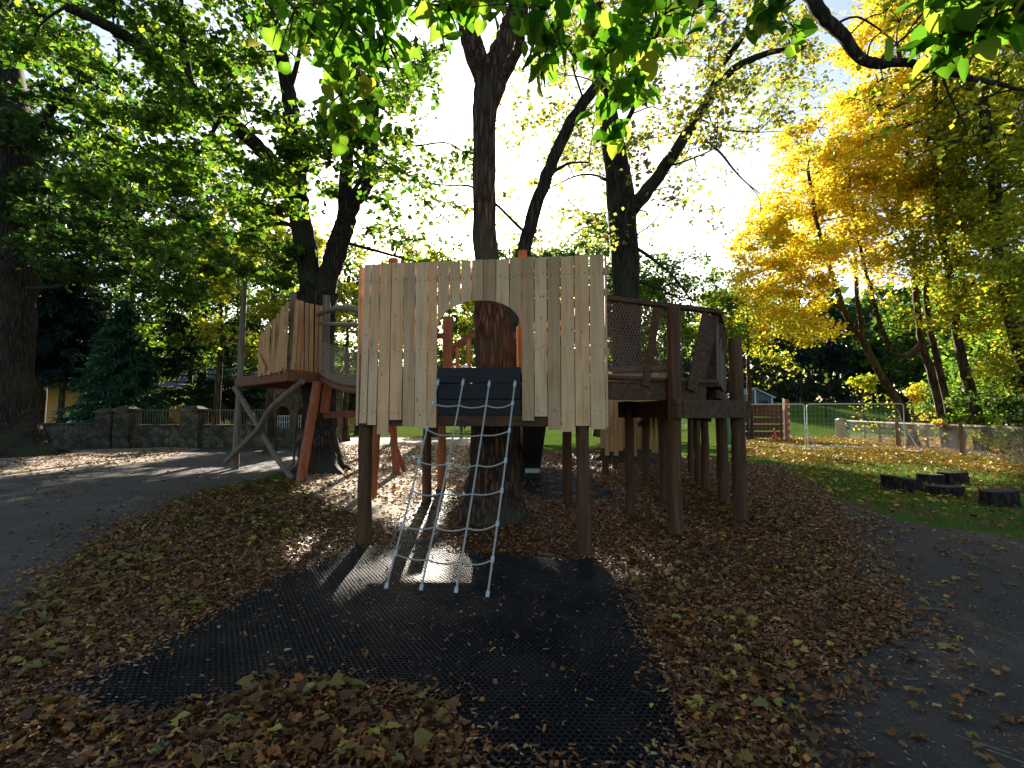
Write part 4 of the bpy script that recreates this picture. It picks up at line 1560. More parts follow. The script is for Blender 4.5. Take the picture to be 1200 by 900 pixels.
def rt_deck(m):
    for k in range(14):
        v = .1 + k * .135
        m.beam(low(RA, 1.66) + RN * v + RU * .05, low(RA, 1.66) + RN * v + RU * (rw - .05), .12, .035)


one(rt_deck, 'deck', M['deck'], rt, .003)
one(lambda m: m.beam(low(RA, 2.75) + RN * .06, low(RA, 2.75) + RN * .06 + RU * rw, .08, .10), 'hand_rail', M['redbeam'], rt, .005)

# ================================================================== SMALL THINGS ON THE RIGHT
def stump(px, py, w, h, label, yaw=0, tilt=0.0, notch=False, seed=0):
    p = ground(px, py)
    t = thing('log_stump', label, 'log stump', p, yaw, 'log stumps on the lawn')
    r = w / 2
    h *= .85
    rg = random.Random(seed)
    m = MB()
    pts, n, seg = [], 5, 16
    vs, fs = [], []
    ph = [rg.uniform(-.14, .14) for _ in range(seg)]
    for i in range(n):
        z = -.04 + (h + .04) * i / (n - 1)
        for k in range(seg):
            a = 2 * PI * k / seg
            rr = r * (1 + ph[k] + .08 * math.exp(-z * 8) + rg.uniform(-.03, .03))
            zz = z + (tilt * math.cos(a) * r if i == n - 1 else 0) + (rg.uniform(-.03, .03) if i == n - 1 and notch else 0)
            vs.append(p + Vector((math.cos(a) * rr, math.sin(a) * rr * .8, zz)))
    for i in range(n - 1):
        for k in range(seg):
            fs.append((i * seg + k, i * seg + (k + 1) % seg, (i + 1) * seg + (k + 1) % seg, (i + 1) * seg + k))
    m.face_block(vs, fs)
    m.build('bark', M['stump'], t, 0, False)
    m2 = MB()
    top = vs[-seg:]
    c = sum(top, Vector()) / seg
    ring = [c + (q - c) * .97 + Vector((0, 0, .002)) for q in top]
    inner = [c + (q - c) * .5 + Vector((0, 0, .008)) for q in top]
    b = ring + inner + [c + Vector((0, 0, .01))]
    f = [(k, (k + 1) % seg, seg + (k + 1) % seg, seg + k) for k in range(seg)] + [(seg + k, seg + (k + 1) % seg, 2 * seg) for k in range(seg)]
    m2.face_block(b, f)
    m2.build('cut_top', M['stumptop'], t)
    return t


stump(1057, 574, .72, .30, 'wide dark log stump with a ragged left side, leftmost of the stumps', .3, -.12, True, 1)
stump(1090, 567, .52, .26, 'small dark log stump behind the ragged wide one', .1, 0, False, 2)
stump(1117, 567, .58, .32, 'tall dark log stump standing furthest back of the five', .7, .05, False, 3)
stump(1107, 581, .58, .22, 'low flat dark log stump in front of the tall one', .2, 0, False, 4)
stump(1171, 592, .58, .30, 'dark log stump standing apart from the others at the right', .5, .04, False, 5)

# traffic cone
cp_ = ground(908, 517)
cone = thing('traffic_cone', 'red plastic cone standing on the grass before the slatted fence', 'traffic cone', cp_)
mc = MB()
mc.tube([cp_ + Vector((0, 0, z)) for z in (.04, .06, .3, .6, .74, .76)], [.20, .17, .125, .07, .045, .03], 14)
mc.build('cone_body', M['cone'], cone, 0, True)
one(lambda m: m.box(cp_ + Vector((0, 0, .02)), (.46, .46, .045), .4), 'base', M['cone'], cone, .008)

# steel site fence panels
mmesh, nt_, _, L_ = new_mat('fine_steel_mesh')
finish_surface(nt_, (.42, .43, .44), .4, None, spec=.5, metal=.7)


def site_fence(a, b, top, label, brace_at):
    t = thing('fence_panel', label, 'fence panel', (a + b) / 2, 0, 'steel site fence panels')
    H = top
    r = .021
    d = (b - a).normalized()
    c = .10
    pts = [a + Vector((0, 0, .1)), a + Vector((0, 0, H - c)), a + d * .03 + Vector((0, 0, H - .03)), a + d * c + Vector((0, 0, H)),
           b - d * c + Vector((0, 0, H)), b - d * .03 + Vector((0, 0, H - .03)), b + Vector((0, 0, H - c)), b + Vector((0, 0, .1))]
    one(lambda m: m.tube(pts, r, 8), 'frame', M['galv'], t, 0, True)
    one(lambda m: m.tube([a + Vector((0, 0, .22)), b + Vector((0, 0, .22))], .016, 8), 'bottom_rail', M['galv'], t, 0, True)

    def wires(m):
        L = (b - a).length
        n = int(L / .16)
        for k in range(1, n):
            p = a + d * (L * k / n)
            m.tube([p + Vector((0, 0, .22)), p + Vector((0, 0, H - .02))], .0022, 3, False)
        for k in range(1, 9):
            z = .22 + (H - .25) * k / 9
            m.tube([a + Vector((0, 0, z)), b + Vector((0, 0, z))], .0022, 3, False)
    one(wires, 'wire_mesh', mmesh, t, 0)
    for e in brace_at:
        n = Vector((d.y, -d.x, 0))
        p = b if e else a
        one(lambda m: m.tube([p + Vector((0, 0, 1.15)), p + n * .5 + d * .32 + Vector((0, 0, .06))], .02, 8), 'brace', M['galv'], t, 0, True)
        one(lambda m: m.box(p + n * .22 + d * .15 + Vector((0, 0, .06)), (.42, .6, .12), .3), 'foot_block', M['concrete'], t, .015)
    return t


fa, fb = ground(846, 527), ground(944, 529)
fc, fd = ground(947, 529), ground(1061, 531)
site_fence(fa, fb, 2.02, 'steel mesh fence panel left of the pair, seen past the right deck posts', [1])
site_fence(fc, fd, 2.02, 'steel mesh fence panel with a slanting brace in front of the leaning yellow maple', [1])

# slatted board fence beyond the cone
da, db = at(861, 513, 31), at(918, 513, 31)
sf = thing('board_fence', 'dark fence of wide horizontal boards behind the red cone', 'fence', ((da.x + db.x) / 2, 31, 0))
for k, zz in enumerate((.35, .78, 1.20, 1.62, 2.0)):
    one(lambda m: m.box(((da.x + db.x) / 2, 31 + .004 * (k % 2), zz), (db.x - da.x, .04, .36)), 'board', M['darkbeam'], sf, .006)
for x in (da.x + .1, db.x - .1):
    one(lambda m: m.box((x, 31.09, 1.1), (.11, .11, 2.3)), 'post', M['darkpost'], sf, .006)
# striped post
bpst = at(923, 516, 30)
sp_ = thing('striped_post', 'red gate post with white reflector patches beside the board fence', 'post', (bpst.x, 30, 0))
one(lambda m: m.box((bpst.x, 30, 1.2), (.24, .12, 2.5)), 'post_body', M['redpaint'], sp_, .01)
for k in range(5):
    one(lambda m: m.box((bpst.x + .09, 29.935, .35 + .42 * k), (.09, .02, .16)), 'reflector', M['white'], sp_, .003)
one(lambda m: m.box((bpst.x - .20, 29.97, 1.25), (.06, .06, 2.5)), 'white_upright', M['white'], sp_, .003)
# green bollard
gb = at(853.5, 515, 27)
gbo = thing('litter_bin', 'slim green litter bin with a pale lid seen between the deck posts', 'bin', (gb.x, 27, 0))
one(lambda m: m.tube([(gb.x, 27, 0), (gb.x, 27, .05), (gb.x, 27, 1.45)], [.24, .25, .27], 14), 'bin_body', M['greenplastic'], gbo, 0, True)
one(lambda m: m.tube([(gb.x, 27, 1.45), (gb.x, 27, 1.50), (gb.x, 27, 1.62), (gb.x, 27, 1.66)], [.29, .29, .2, .06], 14), 'lid', M['white'], gbo, 0, True)
# small shed
sx = at(885, 480, 52)
sz = gz(sx.x, 52)
sh = thing('garden_shed', 'small blue grey shed with white gable trim far behind the board fence', 'shed', (sx.x, 54, sz))
hw = 1.75
zE, zR = 3.3, 4.1
o_ = Vector((sx.x, 0, 0))


def shed_wall(m):
    pr = [(-hw, sz - .2), (hw, sz - .2), (hw, zE), (0, zR), (-hw, zE)]
    m.prism(pr, Vector((sx.x, 52, 0)), Vector((1, 0, 0)), Vector((0, 1, 0)), 4)


one(shed_wall, 'wall', M['bluegrey'], sh, 0)
for s in (-1, 1):
    one(lambda m: m.beam((sx.x + s * 2.0, 51.8, zE - .06), (sx.x + s * .02, 51.8, zR + .1), .10, .16, (0, 0, 1)), 'gable_trim', M['white'], sh)
    one(lambda m: m.hexa([Vector((sx.x, y, zR + dz)) if k in (1, 2) else Vector((sx.x + s * 2.05, y, zE - .12 + dz)) for dz in (.08, .16) for k, y in enumerate((51.75, 51.75, 56.2, 56.2))]), 'roof', M['slate'], sh, 0)
    one(lambda m: m.box((sx.x + s * 1.7, 51.93, (sz + zE) / 2), (.14, .1, zE - sz)), 'corner_post', M['white'], sh)
one(lambda m: m.box((sx.x, 51.93, (sz + zR) / 2), (.14, .1, zR - sz - .15)), 'corner_post', M['white'], sh)
one(lambda m: m.box((sx.x + .85, 51.95, 2.55), (.9, .06, .8)), 'window', M['glass'], sh)

# concrete gate post and chain link fence
FL_ = [ground(991, 514), ground(1053, 525), ground(1129, 535), ground(1206, 549), Vector((14.2, 11.0, 0)), Vector((13.5, 7.5, 0))]
clf = thing('wire_fence', 'chain link fence on timber posts running along the right edge of the lawn', 'fence', FL_[2])
for i, p in enumerate(FL_[1:]):
    one(lambda m: m.box((p.x, p.y, .62), (.15, .15, 1.28), .3), 'post', M['log'], clf, .008)
for i in range(len(FL_) - 1):
    a, b = FL_[i], FL_[i + 1]
    one(lambda m: m.beam(a + Vector((0, 0, 1.17)), b + Vector((0, 0, 1.17)), .05, .07), 'top_rail', M['log'], clf, .004)

    def mesh(m):
        L = (b - a).length
        e = (b - a).normalized()
        s = .15
        for sg in (1, -1):
            u = -1.1
            while u < L + 1.1:
                u0, u1 = u, u + sg * 1.06
                z0, z1 = .06, 1.12
                if sg < 0:
                    pass
                lo, hi = max(0, min(u0, u1)), min(L, max(u0, u1))
                if hi - lo > .05:
                    f0, f1 = (lo - u0) / (u1 - u0), (hi - u0) / (u1 - u0)
                    m.tube([a + e * lo + Vector((0, .0, z0 + (z1 - z0) * f0)), a + e * hi + Vector((0, 0, z0 + (z1 - z0) * f1))], .0022, 3, False)
                u += s
    one(mesh, 'wire_mesh', M['galv'], clf, 0)
cpst = thing('gate_post', 'pale square concrete gate post at the far end of the chain link fence', 'gate post', FL_[0])
one(lambda m: m.box(FL_[0] + Vector((-.3, 0, .6)), (.46, .4, 1.22), .1), 'shaft', M['concrete'], cpst, .02)
one(lambda m: m.hexa([FL_[0] + Vector((-.3 + x * s, y * s, z)) for z, s in ((1.21, 1), (1.32, .55)) for x, y in ((-.25, -.22), (.25, -.22), (.25, .22), (-.25, .22))]), 'cap', M['concrete'], cpst, .01)

# ================================================================== LEFT WALL, RAILINGS, BUILDINGS
YW = 24.6


def wx(px, Y=YW):
    return at(px, 500, Y).x


def pier(px, w, h, label):
    x = wx(px)
    t = thing('wall_pier', label, 'wall pier', (x, YW - .1, 0), 0, 'stone wall piers')
    one(lambda m: m.box((x, YW - .1, h / 2), (w, w, h)), 'shaft', M['stone'], t, .02)
    one(lambda m: (m.box((x, YW - .1, h + .06), (w + .16, w + .16, .12)), m.hexa([Vector((x + a * s, YW - .1 + b * s, z)) for z, s in ((h + .12, 1), (h + .26, .5)) for a, b in ((-w / 2, -w / 2), (w / 2, -w / 2), (w / 2, w / 2), (-w / 2, w / 2))])), 'cap', M['stone'], t, .01)


pier(129, .75, 1.62, 'broad stone gate pier left of the blue spruce foot')
pier(150, .75, 1.72, 'stone gate pier standing just right of the gateway')
pier(229, .85, 1.72, 'stone pier between the two runs of white railing')


def wall_run(px0, px1, h, label, rail=False, y=YW):
    x0, x1 = wx(px0), wx(px1)
    t = thing('stone_wall', label, 'stone wall', ((x0 + x1) / 2, y, 0))
    one(lambda m: m.box(((x0 + x1) / 2, y, h / 2), (x1 - x0, .4, h)), 'wall_body', M['stone'], t, .02)
    one(lambda m: m.box(((x0 + x1) / 2, y, h + .045), (x1 - x0 - .01, .5, .085)), 'coping', M['stone'], t, .015)
    if rail:
        r = thing('railing', rail, 'railing', ((x0 + x1) / 2, y, h))
        zt = h + .78

        def bars(m):
            k = int((x1 - x0) / .13)
            for i in range(k + 1):
                x = x0 + .04 + (x1 - x0 - .08) * i / k
                m.beam((x, y, h + .09), (x, y, zt), .022, .022)
        one(bars, 'bars', M['log'], r, 0)
        one(lambda m: m.box(((x0 + x1) / 2, y, zt), (x1 - x0 - .05, .05, .04)), 'top_rail', M['log'], r)
    return t


wall_run(-260, 123, 1.08, 'low dark stone wall behind the big trunk at the left edge')
wall_run(155, 221, 1.0, 'short stone wall under the first run of railing', 'thin pale metal railing on the short wall beside the gateway')
wall_run(237, 312, 1.0, 'stone wall under the second run of railing beneath the left platform', 'thin pale metal railing on the wall right of the middle pier')

# arched stone shelter seen under the left platform
ax0, ax1 = wx(312, 25), wx(372, 25)
arch = thing('stone_arcade', 'stone shelter with two arched openings seen under the left platform', 'shelter', ((ax0 + ax1) / 2, 25, 0))


def arcade(m):
    c = [wx(331, 25), wx(355.5, 25)]
    w = .34
    zs_, zb_ = 1.62, .95
    H = 2.9
    xs = [ax0, c[0] - w, c[0] + w, c[1] - w, c[1] + w, ax1]
    O = Vector((0, 25, 0))
    UX, UY = Vector((1, 0, 0)), Vector((0, 1, 0))
    m.prism([(ax0, 0), (ax1, 0), (ax1, zb_), (ax0, zb_)], O, UX, UY, .45)
    for a, b in ((xs[0], xs[1]), (xs[2], xs[3]), (xs[4], xs[5])):
        m.prism([(a, zb_), (b, zb_), (b, H), (a, H)], O, UX, UY, .45)
    for x in c:
        arc = [(x + w * math.cos(PI - PI * k / 10), zs_ + .36 * math.sin(PI * k / 10)) for k in range(11)]
        m.prism([(x - w, H)] + arc + [(x + w, H)], O, UX, UY, .45)


one(arcade, 'wall', M['stone'], arch, 0)


def lattice(m):
    for cx in (wx(331, 25), wx(355.5, 25)):
        for k in range(7):
            x = cx - .33 + .11 * k
            m.beam((x, 25.2, .95), (x, 25.2, 1.5), .02, .02)
        m.beam((cx - .34, 25.2, 1.5), (cx + .34, 25.2, 1.5), .03, .03)
        m.beam((cx - .34, 25.2, 1.2), (cx + .34, 25.2, 1.2), .02, .02)


one(lattice, 'railing', M['white'], arch, 0)


def aroof(m):
    m.prism([(24.7, 2.9), (29, 2.9), (26.9, 4.0)], Vector((ax0 - .3, 0, 0)), Vector((0, 1, 0)), Vector((1, 0, 0)), ax1 - ax0 + .6)


one(aroof, 'roof', M['slate'], arch, 0)
one(lambda m: (m.box((ax0 + .2, 27, 1.45), (.4, 3.4, 2.88)), m.box((ax1 - .2, 27, 1.45), (.4, 3.4, 2.88))), 'side_wall', M['stone'], arch, 0)


# ochre house behind the wall
def house(name, label, px0, px1, Y, zE, zR, depth, sill, nwin):
    x0, x1 = at(px0, 480, Y).x, at(px1, 480, Y).x
    t = thing(name, label, 'house', ((x0 + x1) / 2, Y + depth / 2, 0))
    one(lambda m: m.box(((x0 + x1) / 2, Y + depth / 2, zE / 2 - .1), (x1 - x0, depth, zE + .2)), 'wall', M['ochre'], t, 0)
    one(lambda m: m.prism([(Y - .4, zE + .003), (Y + depth + .4, zE + .003), (Y + depth / 2, zR)], Vector((x0 - .3, 0, 0)), Vector((0, 1, 0)), Vector((1, 0, 0)), x1 - x0 + .6), 'roof', M['slate'], t, 0)
    for k in range(nwin):
        x = x0 + 1.4 + 2.4 * k
        w = one(lambda m: m.box((x, Y - .02, sill + .55), (1.3, .10, 1.2)), 'window', M['white'], t, .01)
        one(lambda m: (m.box((x - .3, Y - .075, sill + .55), (.52, .02, 1.0)), m.box((x + .3, Y - .075, sill + .55), (.52, .02, 1.0))), 'pane', M['glass'], w, 0)
    return t


house('house', 'ochre rendered house behind the wall, seen below the dark conifer at the left', -90, 98, 36, 3.4, 6.2, 7, 1.5, 2)
house('house', 'yellow house glimpsed between the blue spruce and the cedar', 172, 226, 44, 3.2, 5.6, 6, 1.2, 1)
# hedge below the house wall
# notice board
sg = at(95, 496, 27)
sb_ = thing('sign_board', 'small white board with red ends standing on the wall behind the gateway', 'sign', (sg.x, 26.6, 0))
one(lambda m: m.box((sg.x, 26.6, 1.26), (.82, .05, .46)), 'panel', M['white'], sb_, .004)
for s in (-1, 1):
    one(lambda m: m.box((sg.x + s * .52, 26.6, 1.28), (.18, .07, .54)), 'red_end', M['redpaint'], sb_, .004)
    one(lambda m: m.box((sg.x + s * .4, 26.65, .55), (.07, .05, 1.1)), 'leg', M['white'], sb_, .004)
# far yellow slat fence and white-lit far edge under the bridge
yf = at(405, 495, 44)
yft = thing('paling_fence', 'low pale yellow paling fence across the far lawn under the left bridge', 'fence', (yf.x, 44, 0))


def pal(m):
    x = at(384, 495, 44).x
    while x < at(424, 495, 44).x:
        m.box((x, 44, .85), (.12, .03, 1.5))
        x += .155


one(pal, 'palings', M['orange'], yft, 0)
one(lambda m: (m.box((yf.x, 44.05, .5), (2.9, .04, .1)), m.box((yf.x, 44.05, 1.25), (2.9, .04, .1))), 'rail', M['redbeam'], yft, 0)
# long low rail across the far lawn
wr = thing('rail_fence', 'long low white rail across the far lawn seen beneath the tower', 'fence', (2, 40, 0))
one(lambda m: m.box((2, 40, .75), (24, .05, .09)), 'rail', M['white'], wr, 0)
for k in range(9):
    one(lambda m: m.box((-9.6 + k * 2.9, 40.05, .4), (.09, .05, .8)), 'post', M['white'], wr, 0)
#PART4

# ================================================================== TREES
def A_(px, py, Y):
    return at(px, py, Y)


# ---- middle lime, growing through the tower
b = Vector((-0.28, 7.75, 0))
T = Tree('lime_tree', 'large lime tree whose trunk grows up through the middle tower', b, 101, 'bark_warm', 'leaf_lime', 'lime', 0.095)
trunk_pts = [Vector((-.27, 7.72, -.15)), Vector((-.27, 7.74, .35)), Vector((-.28, 7.75, 1.0)), A_(580, 440, 7.75), A_(576, 360, 7.75), A_(569, 290, 7.75), A_(567, 200, 7.75), A_(568, 130, 7.75), A_(572, 84, 7.78)]
c = catmull(trunk_pts, 10)
rr = np.interp([p.z for p in c], [-.2, .1, .5, 1.1, 2.2, 3.0, 3.6, 4.6, 5.8, 7.0], [.47, .42, .37, .35, .33, .29, .205, .178, .175, .20])
T.mb.tube(c, list(rr), 30, True, .14, (0.0, .38, .42, 5), 3.0)
for p, r in zip(c[60:], rr[60:]):
    T.sk.append((p, r))
T.limb([A_(571, 96, 7.78), A_(558, 62, 7.7), A_(548, 30, 7.6), A_(541, 0, 7.5), A_(532, -70, 7.3), A_(520, -150, 6.9)], .19, .09, 16, 7)
T.limb([A_(573, 100, 7.8), A_(584, 66, 7.9), A_(598, 30, 8.0), A_(606, 0, 8.0), A_(622, -80, 7.8), A_(650, -170, 7.4)], .18, .09, 16, 7)
T.limb([A_(572, 135, 7.75), A_(588, 95, 7.65), A_(606, 60, 7.5), A_(612, 30, 7.3), A_(618, -10, 7.0), A_(640, -120, 6.0)], .10, .04, 10, 6)
# boughs reaching over the viewer, above the frame
T.limb([A_(532, -70, 7.3), A_(500, -130, 5.6), A_(470, -130, 4.2), A_(440, -120, 3.3), A_(420, -110, 2.7)], .07, .018, 8, 6)
T.limb([A_(622, -80, 7.8), A_(660, -120, 5.8), A_(690, -110, 4.4), A_(705, -80, 3.4), A_(712, -50, 2.9)], .075, .018, 8, 6)
T.limb([A_(640, -120, 6.0), A_(760, -150, 5.0), A_(880, -140, 4.2), A_(960, -110, 3.6), A_(1010, -80, 3.1)], .06, .018, 8, 6)
T.limb([A_(960, -110, 3.6), A_(1060, -110, 3.0), A_(1130, -80, 2.6), A_(1200, -60, 2.3)], .03, .012, 7, 5)
rgl = random.Random(77)


def spray(px, py, Y, R, n, zmin=2.5):
    T.clump(A_(px, py, Y), R, n, zmin, 0.9, 5, True, 0.30, 0.06, .02)


# hanging sprays near the viewer
for (px, py, Y, R, n) in ((405, 20, 2.9, .28, 36), (440, 8, 2.9, .26, 36), (452, 45, 3.1, .26, 30), (425, 70, 3.2, .22, 20), (400, 110, 3.6, .26, 26), (410, 150, 3.7, .24, 20), (432, 120, 3.7, .22, 18), (395, 60, 3.4, .26, 26), (345, 10, 3.2, .26, 24), (370, 35, 3.4, .22, 20),
                          (500, 5, 2.7, .22, 24), (525, 12, 2.8, .18, 16), (548, -6, 2.8, .2, 16), (470, -10, 2.8, .24, 22), (585, -8, 3.0, .2, 18), (560, -30, 3.1, .3, 26), (620, -20, 3.0, .3, 28),
                          (640, 10, 2.7, .22, 24), (652, 50, 2.8, .22, 26), (635, 72, 3.0, .15, 12), (690, 10, 2.9, .24, 30), (715, 60, 2.8, .24, 36), (740, 40, 3.0, .24, 30), (760, 66, 3.0, .18, 20), (724, 110, 2.9, .18, 22), (716, 160, 2.9, .12, 12), (735, 90, 3.0, .2, 20), (775, 20, 3.0, .2, 20), (750, 0, 2.9, .24, 26),
                          (815, 5, 3.3, .22, 18), (840, 12, 3.6, .14, 9), (915, 12, 3.1, .18, 18), (930, 35, 3.1, .12, 10), (900, -6, 3.1, .2, 18),
                          (1090, 6, 2.5, .2, 18), (1130, 10, 2.4, .22, 26), (1165, 22, 2.4, .22, 28), (1190, 10, 2.3, .2, 24), (1105, 40, 2.5, .12, 10), (1150, 45, 2.5, .16, 14), (1110, 70, 2.55, .08, 6)):
    spray(px, py, Y, R, n)
# unseen crown above the frame, widened and thickened to darken the ground
for i in range(120):
    d = Vector((rgl.uniform(-1, 1), rgl.uniform(-1, 1), rgl.uniform(-.7, 1)))
    T.clump(Vector((-.2 + d.x * 8.5, 5.0 + d.y * 6.0, 12.4 + d.z * 3.0)), 1.25, 90, 6.5, .5, 7)
T.finish(droop=.75, filt=True, keep=.3)

# ---- big lime further back on the right
T = Tree('lime_tree', 'tall broad lime tree with a flared base behind the right rope net', ground(735, 540), 102, 'bark', 'leaf_thin', 'quad', 0.17)
Yb = T.t.location.y
tp = [ground(735, 540) + Vector((0, 0, -.2)), A_(735, 515, Yb), A_(735, 450, Yb), A_(734, 350, Yb), A_(729, 250, Yb), A_(718, 170, Yb), A_(709, 110, Yb), A_(702, 40, Yb), A_(698, -40, Yb), A_(690, -140, Yb)]
c = catmull(tp, 7)
rr = np.interp([p.z for p in c], [-.2, .3, 1.0, 3, 6, 9, 12, 16, 20], [.85, .66, .55, .50, .48, .50, .34, .24, .1])
T.mb.tube(c, list(rr), 24, True, .14, (0.0, .6, .75, 6), 9.0)
for p, r in zip(c[25:], rr[25:]):
    T.sk.append((p, r))
T.limb([A_(741, 245, Yb), A_(765, 215, Yb), A_(800, 165, Yb), A_(828, 120, Yb), A_(858, 82, Yb - .5), A_(900, 62, Yb - 1), A_(945, 55, Yb - 2)], .26, .06, 12, 6)
T.limb([A_(828, 120, Yb), A_(845, 80, Yb), A_(872, 40, Yb - 1), A_(890, 0, Yb - 1), A_(900, -50, Yb - 2)], .14, .05, 10, 5)
T.limb([A_(800, 165, Yb), A_(815, 140, Yb), A_(850, 152, Yb - 1), A_(888, 155, Yb - 1.5)], .05, .02, 7, 5)
T.limb([A_(806, 152, Yb), A_(840, 175, Yb - 1), A_(865, 205, Yb - 1), A_(890, 227, Yb - 1.5)], .05, .015, 7, 5)
T.limb([A_(780, 195, Yb), A_(800, 190, Yb - 1), A_(835, 175, Yb - 2), A_(850, 160, Yb - 2)], .04, .015, 6, 5)
T.limb([A_(735, 285, Yb), A_(760, 300, Yb - .5), A_(790, 325, Yb - 1), A_(812, 355, Yb - 1)], .07, .02, 8, 5)
T.limb([A_(735, 330, Yb), A_(765, 335, Yb - .5), A_(800, 352, Yb - 1)], .05, .02, 8, 5)
T.limb([A_(728, 230, Yb), A_(710, 210, Yb), A_(680, 205, Yb), A_(640, 222, Yb)], .06, .02, 8, 5)
T.limb([A_(706, 100, Yb), A_(730, 60, Yb), A_(740, 20, Yb), A_(745, -40, Yb)], .16, .06, 8, 5)
T.limb([A_(720, 170, Yb), A_(750, 110, Yb - 1), A_(765, 60, Yb - 1), A_(770, 0, Yb - 2)], .10, .04, 8, 5)
rgt = random.Random(5)
cl = []
for (x0, x1, y0, y1, n, per) in ((590, 720, 110, 290, 24, 46), (640, 800, 60, 200, 28, 60), (780, 960, 60, 180, 34, 56), (780, 900, 130, 280, 16, 26), (880, 960, 20, 110, 12, 70),
                                 (700, 960, -40, 60, 34, 80), (590, 700, 20, 130, 12, 50), (700, 960, -200, -40, 20, 80), (745, 830, 200, 300, 5, 22)):
    for i in range(n):
        T.clump(A_(rgt.uniform(x0, x1), rgt.uniform(y0, y1), Yb + rgt.uniform(-3, 3)), rgt.uniform(.6, 1.1), per, 4.5, .6, 6, True, .25, .15, .05)
T.finish(keep=.03)

# ---- slender leaning tree between the two limes
T = Tree('lime_tree', 'slender leaning tree curving up to the right between the two big limes', ground(604, 565), 103, 'bark', 'leaf_thin', 'quad', .14)
Yl = T.t.location.y
T.limb([ground(604, 565) + Vector((0, 0, -.1)), A_(602, 450, Yl), A_(606, 340, Yl), A_(616, 285, Yl), A_(632, 230, Yl), A_(651, 180, Yl), A_(676, 132, Yl), A_(705, 95, Yl), A_(745, 58, Yl), A_(790, 22, Yl), A_(840, -10, Yl), A_(900, -60, Yl)], .20, .09, 14, 6, (0, .3, .5, 5))
T.limb([A_(640, 208, Yl), A_(665, 192, Yl), A_(690, 190, Yl)], .05, .02, 7, 4)
T.limb([A_(618, 275, Yl), A_(560, 222, Yl + 1), A_(520, 217, Yl + 1), A_(480, 212, Yl + 1)], .04, .012, 7, 4)
for i in range(26):
    T.clump(A_(rgt.uniform(640, 900), rgt.uniform(-60, 110), Yl + rgt.uniform(-2, 2)), rgt.uniform(.5, .9), 50, 5, .6, 6, True, .25, .15, .04)
for i in range(7):
    T.clump(A_(rgt.uniform(455, 545), rgt.uniform(190, 270), Yl + 1 + rgt.uniform(-1, 1)), rgt.uniform(.4, .7), 26, 4, .6, 5, True, .25, .12, .03)
T.finish(keep=.03)

# ---- twin stemmed tree on the left
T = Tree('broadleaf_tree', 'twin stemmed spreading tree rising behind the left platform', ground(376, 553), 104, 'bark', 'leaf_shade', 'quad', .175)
Yt = T.t.location.y
tp = [ground(376, 553) + Vector((0, 0, -.2)), A_(375, 520, Yt), A_(374, 470, Yt), A_(372, 400, Yt), A_(373, 345, Yt)]
c = catmull(tp, 9)
rr = np.interp([p.z for p in c], [-.2, .3, 1.0, 2.5, 5], [.62, .5, .43, .42, .55])
T.mb.tube(c, list(rr), 22, True, .2, (0.0, .5, .6, 5), 5.0)
T.limb([A_(370, 365, Yt), A_(362, 310, Yt), A_(352, 255, Yt), A_(348, 215, Yt), A_(347, 170, Yt), A_(338, 110, Yt), A_(325, 50, Yt), A_(316, 0, Yt), A_(300, -90, Yt)], .34, .12, 14, 6)
T.limb([A_(376, 365, Yt), A_(386, 320, Yt), A_(400, 275, Yt), A_(412, 240, Yt - .3), A_(430, 212, Yt - .3), A_(434, 170, Yt - .4), A_(436, 110, Yt - .5), A_(436, 40, Yt - .6), A_(430, -60, Yt - .8)], .33, .10, 14, 6)
T.limb([A_(402, 268, Yt), A_(404, 225, Yt), A_(408, 175, Yt + .2), A_(405, 120, Yt + .3), A_(398, 50, Yt + .4), A_(396, -30, Yt)], .22, .08, 12, 6)
T.limb([A_(350, 235, Yt), A_(332, 205, Yt - .2), A_(300, 170, Yt - .6), A_(262, 135, Yt - 1.2), A_(225, 105, Yt - 1.8), A_(190, 75, Yt - 2.4), A_(150, 45, Yt - 3), A_(110, 22, Yt - 3.6), A_(75, 8, Yt - 4)], .23, .09, 12, 6)
T.limb([A_(262, 135, Yt - 1.2), A_(240, 165, Yt - 1.4), A_(210, 175, Yt - 1.6), A_(170, 178, Yt - 2)], .06, .02, 7, 5)
T.limb([A_(356, 270, Yt), A_(330, 262, Yt), A_(290, 270, Yt - .5), A_(250, 300, Yt - 1)], .08, .02, 8, 5)
T.limb([A_(338, 110, Yt), A_(352, 60, Yt), A_(360, 10, Yt)], .09, .04, 8, 5)
T.limb([A_(225, 105, Yt - 1.8), A_(215, 50, Yt - 1.6), A_(212, 0, Yt - 1.4), A_(208, -60, Yt - 1)], .10, .04, 8, 5)
rgt = random.Random(15)
for (x0, x1, y0, y1, n, per) in ((180, 360, 160, 330, 40, 130), (60, 260, 60, 230, 40, 120), (120, 330, 20, 150, 30, 90), (20, 200, -30, 90, 26, 110), (230, 420, -40, 90, 30, 110), (370, 470, 60, 260, 20, 80), (425, 545, 40, 200, 13, 44), (440, 550, 180, 320, 10, 36),
                                 (420, 500, 60, 330, 15, 46), (440, 540, 150, 300, 10, 30), (180, 420, -180, -30, 30, 100)):
    for i in range(n):
        T.clump(A_(rgt.uniform(x0, x1), rgt.uniform(y0, y1), Yt + rgt.uniform(-3.2, 2.5)), rgt.uniform(.45, 1.0), int(per * 1.15), 4.2, .4, 7, True, .17, .15, .05)
T.finish(keep=.03)

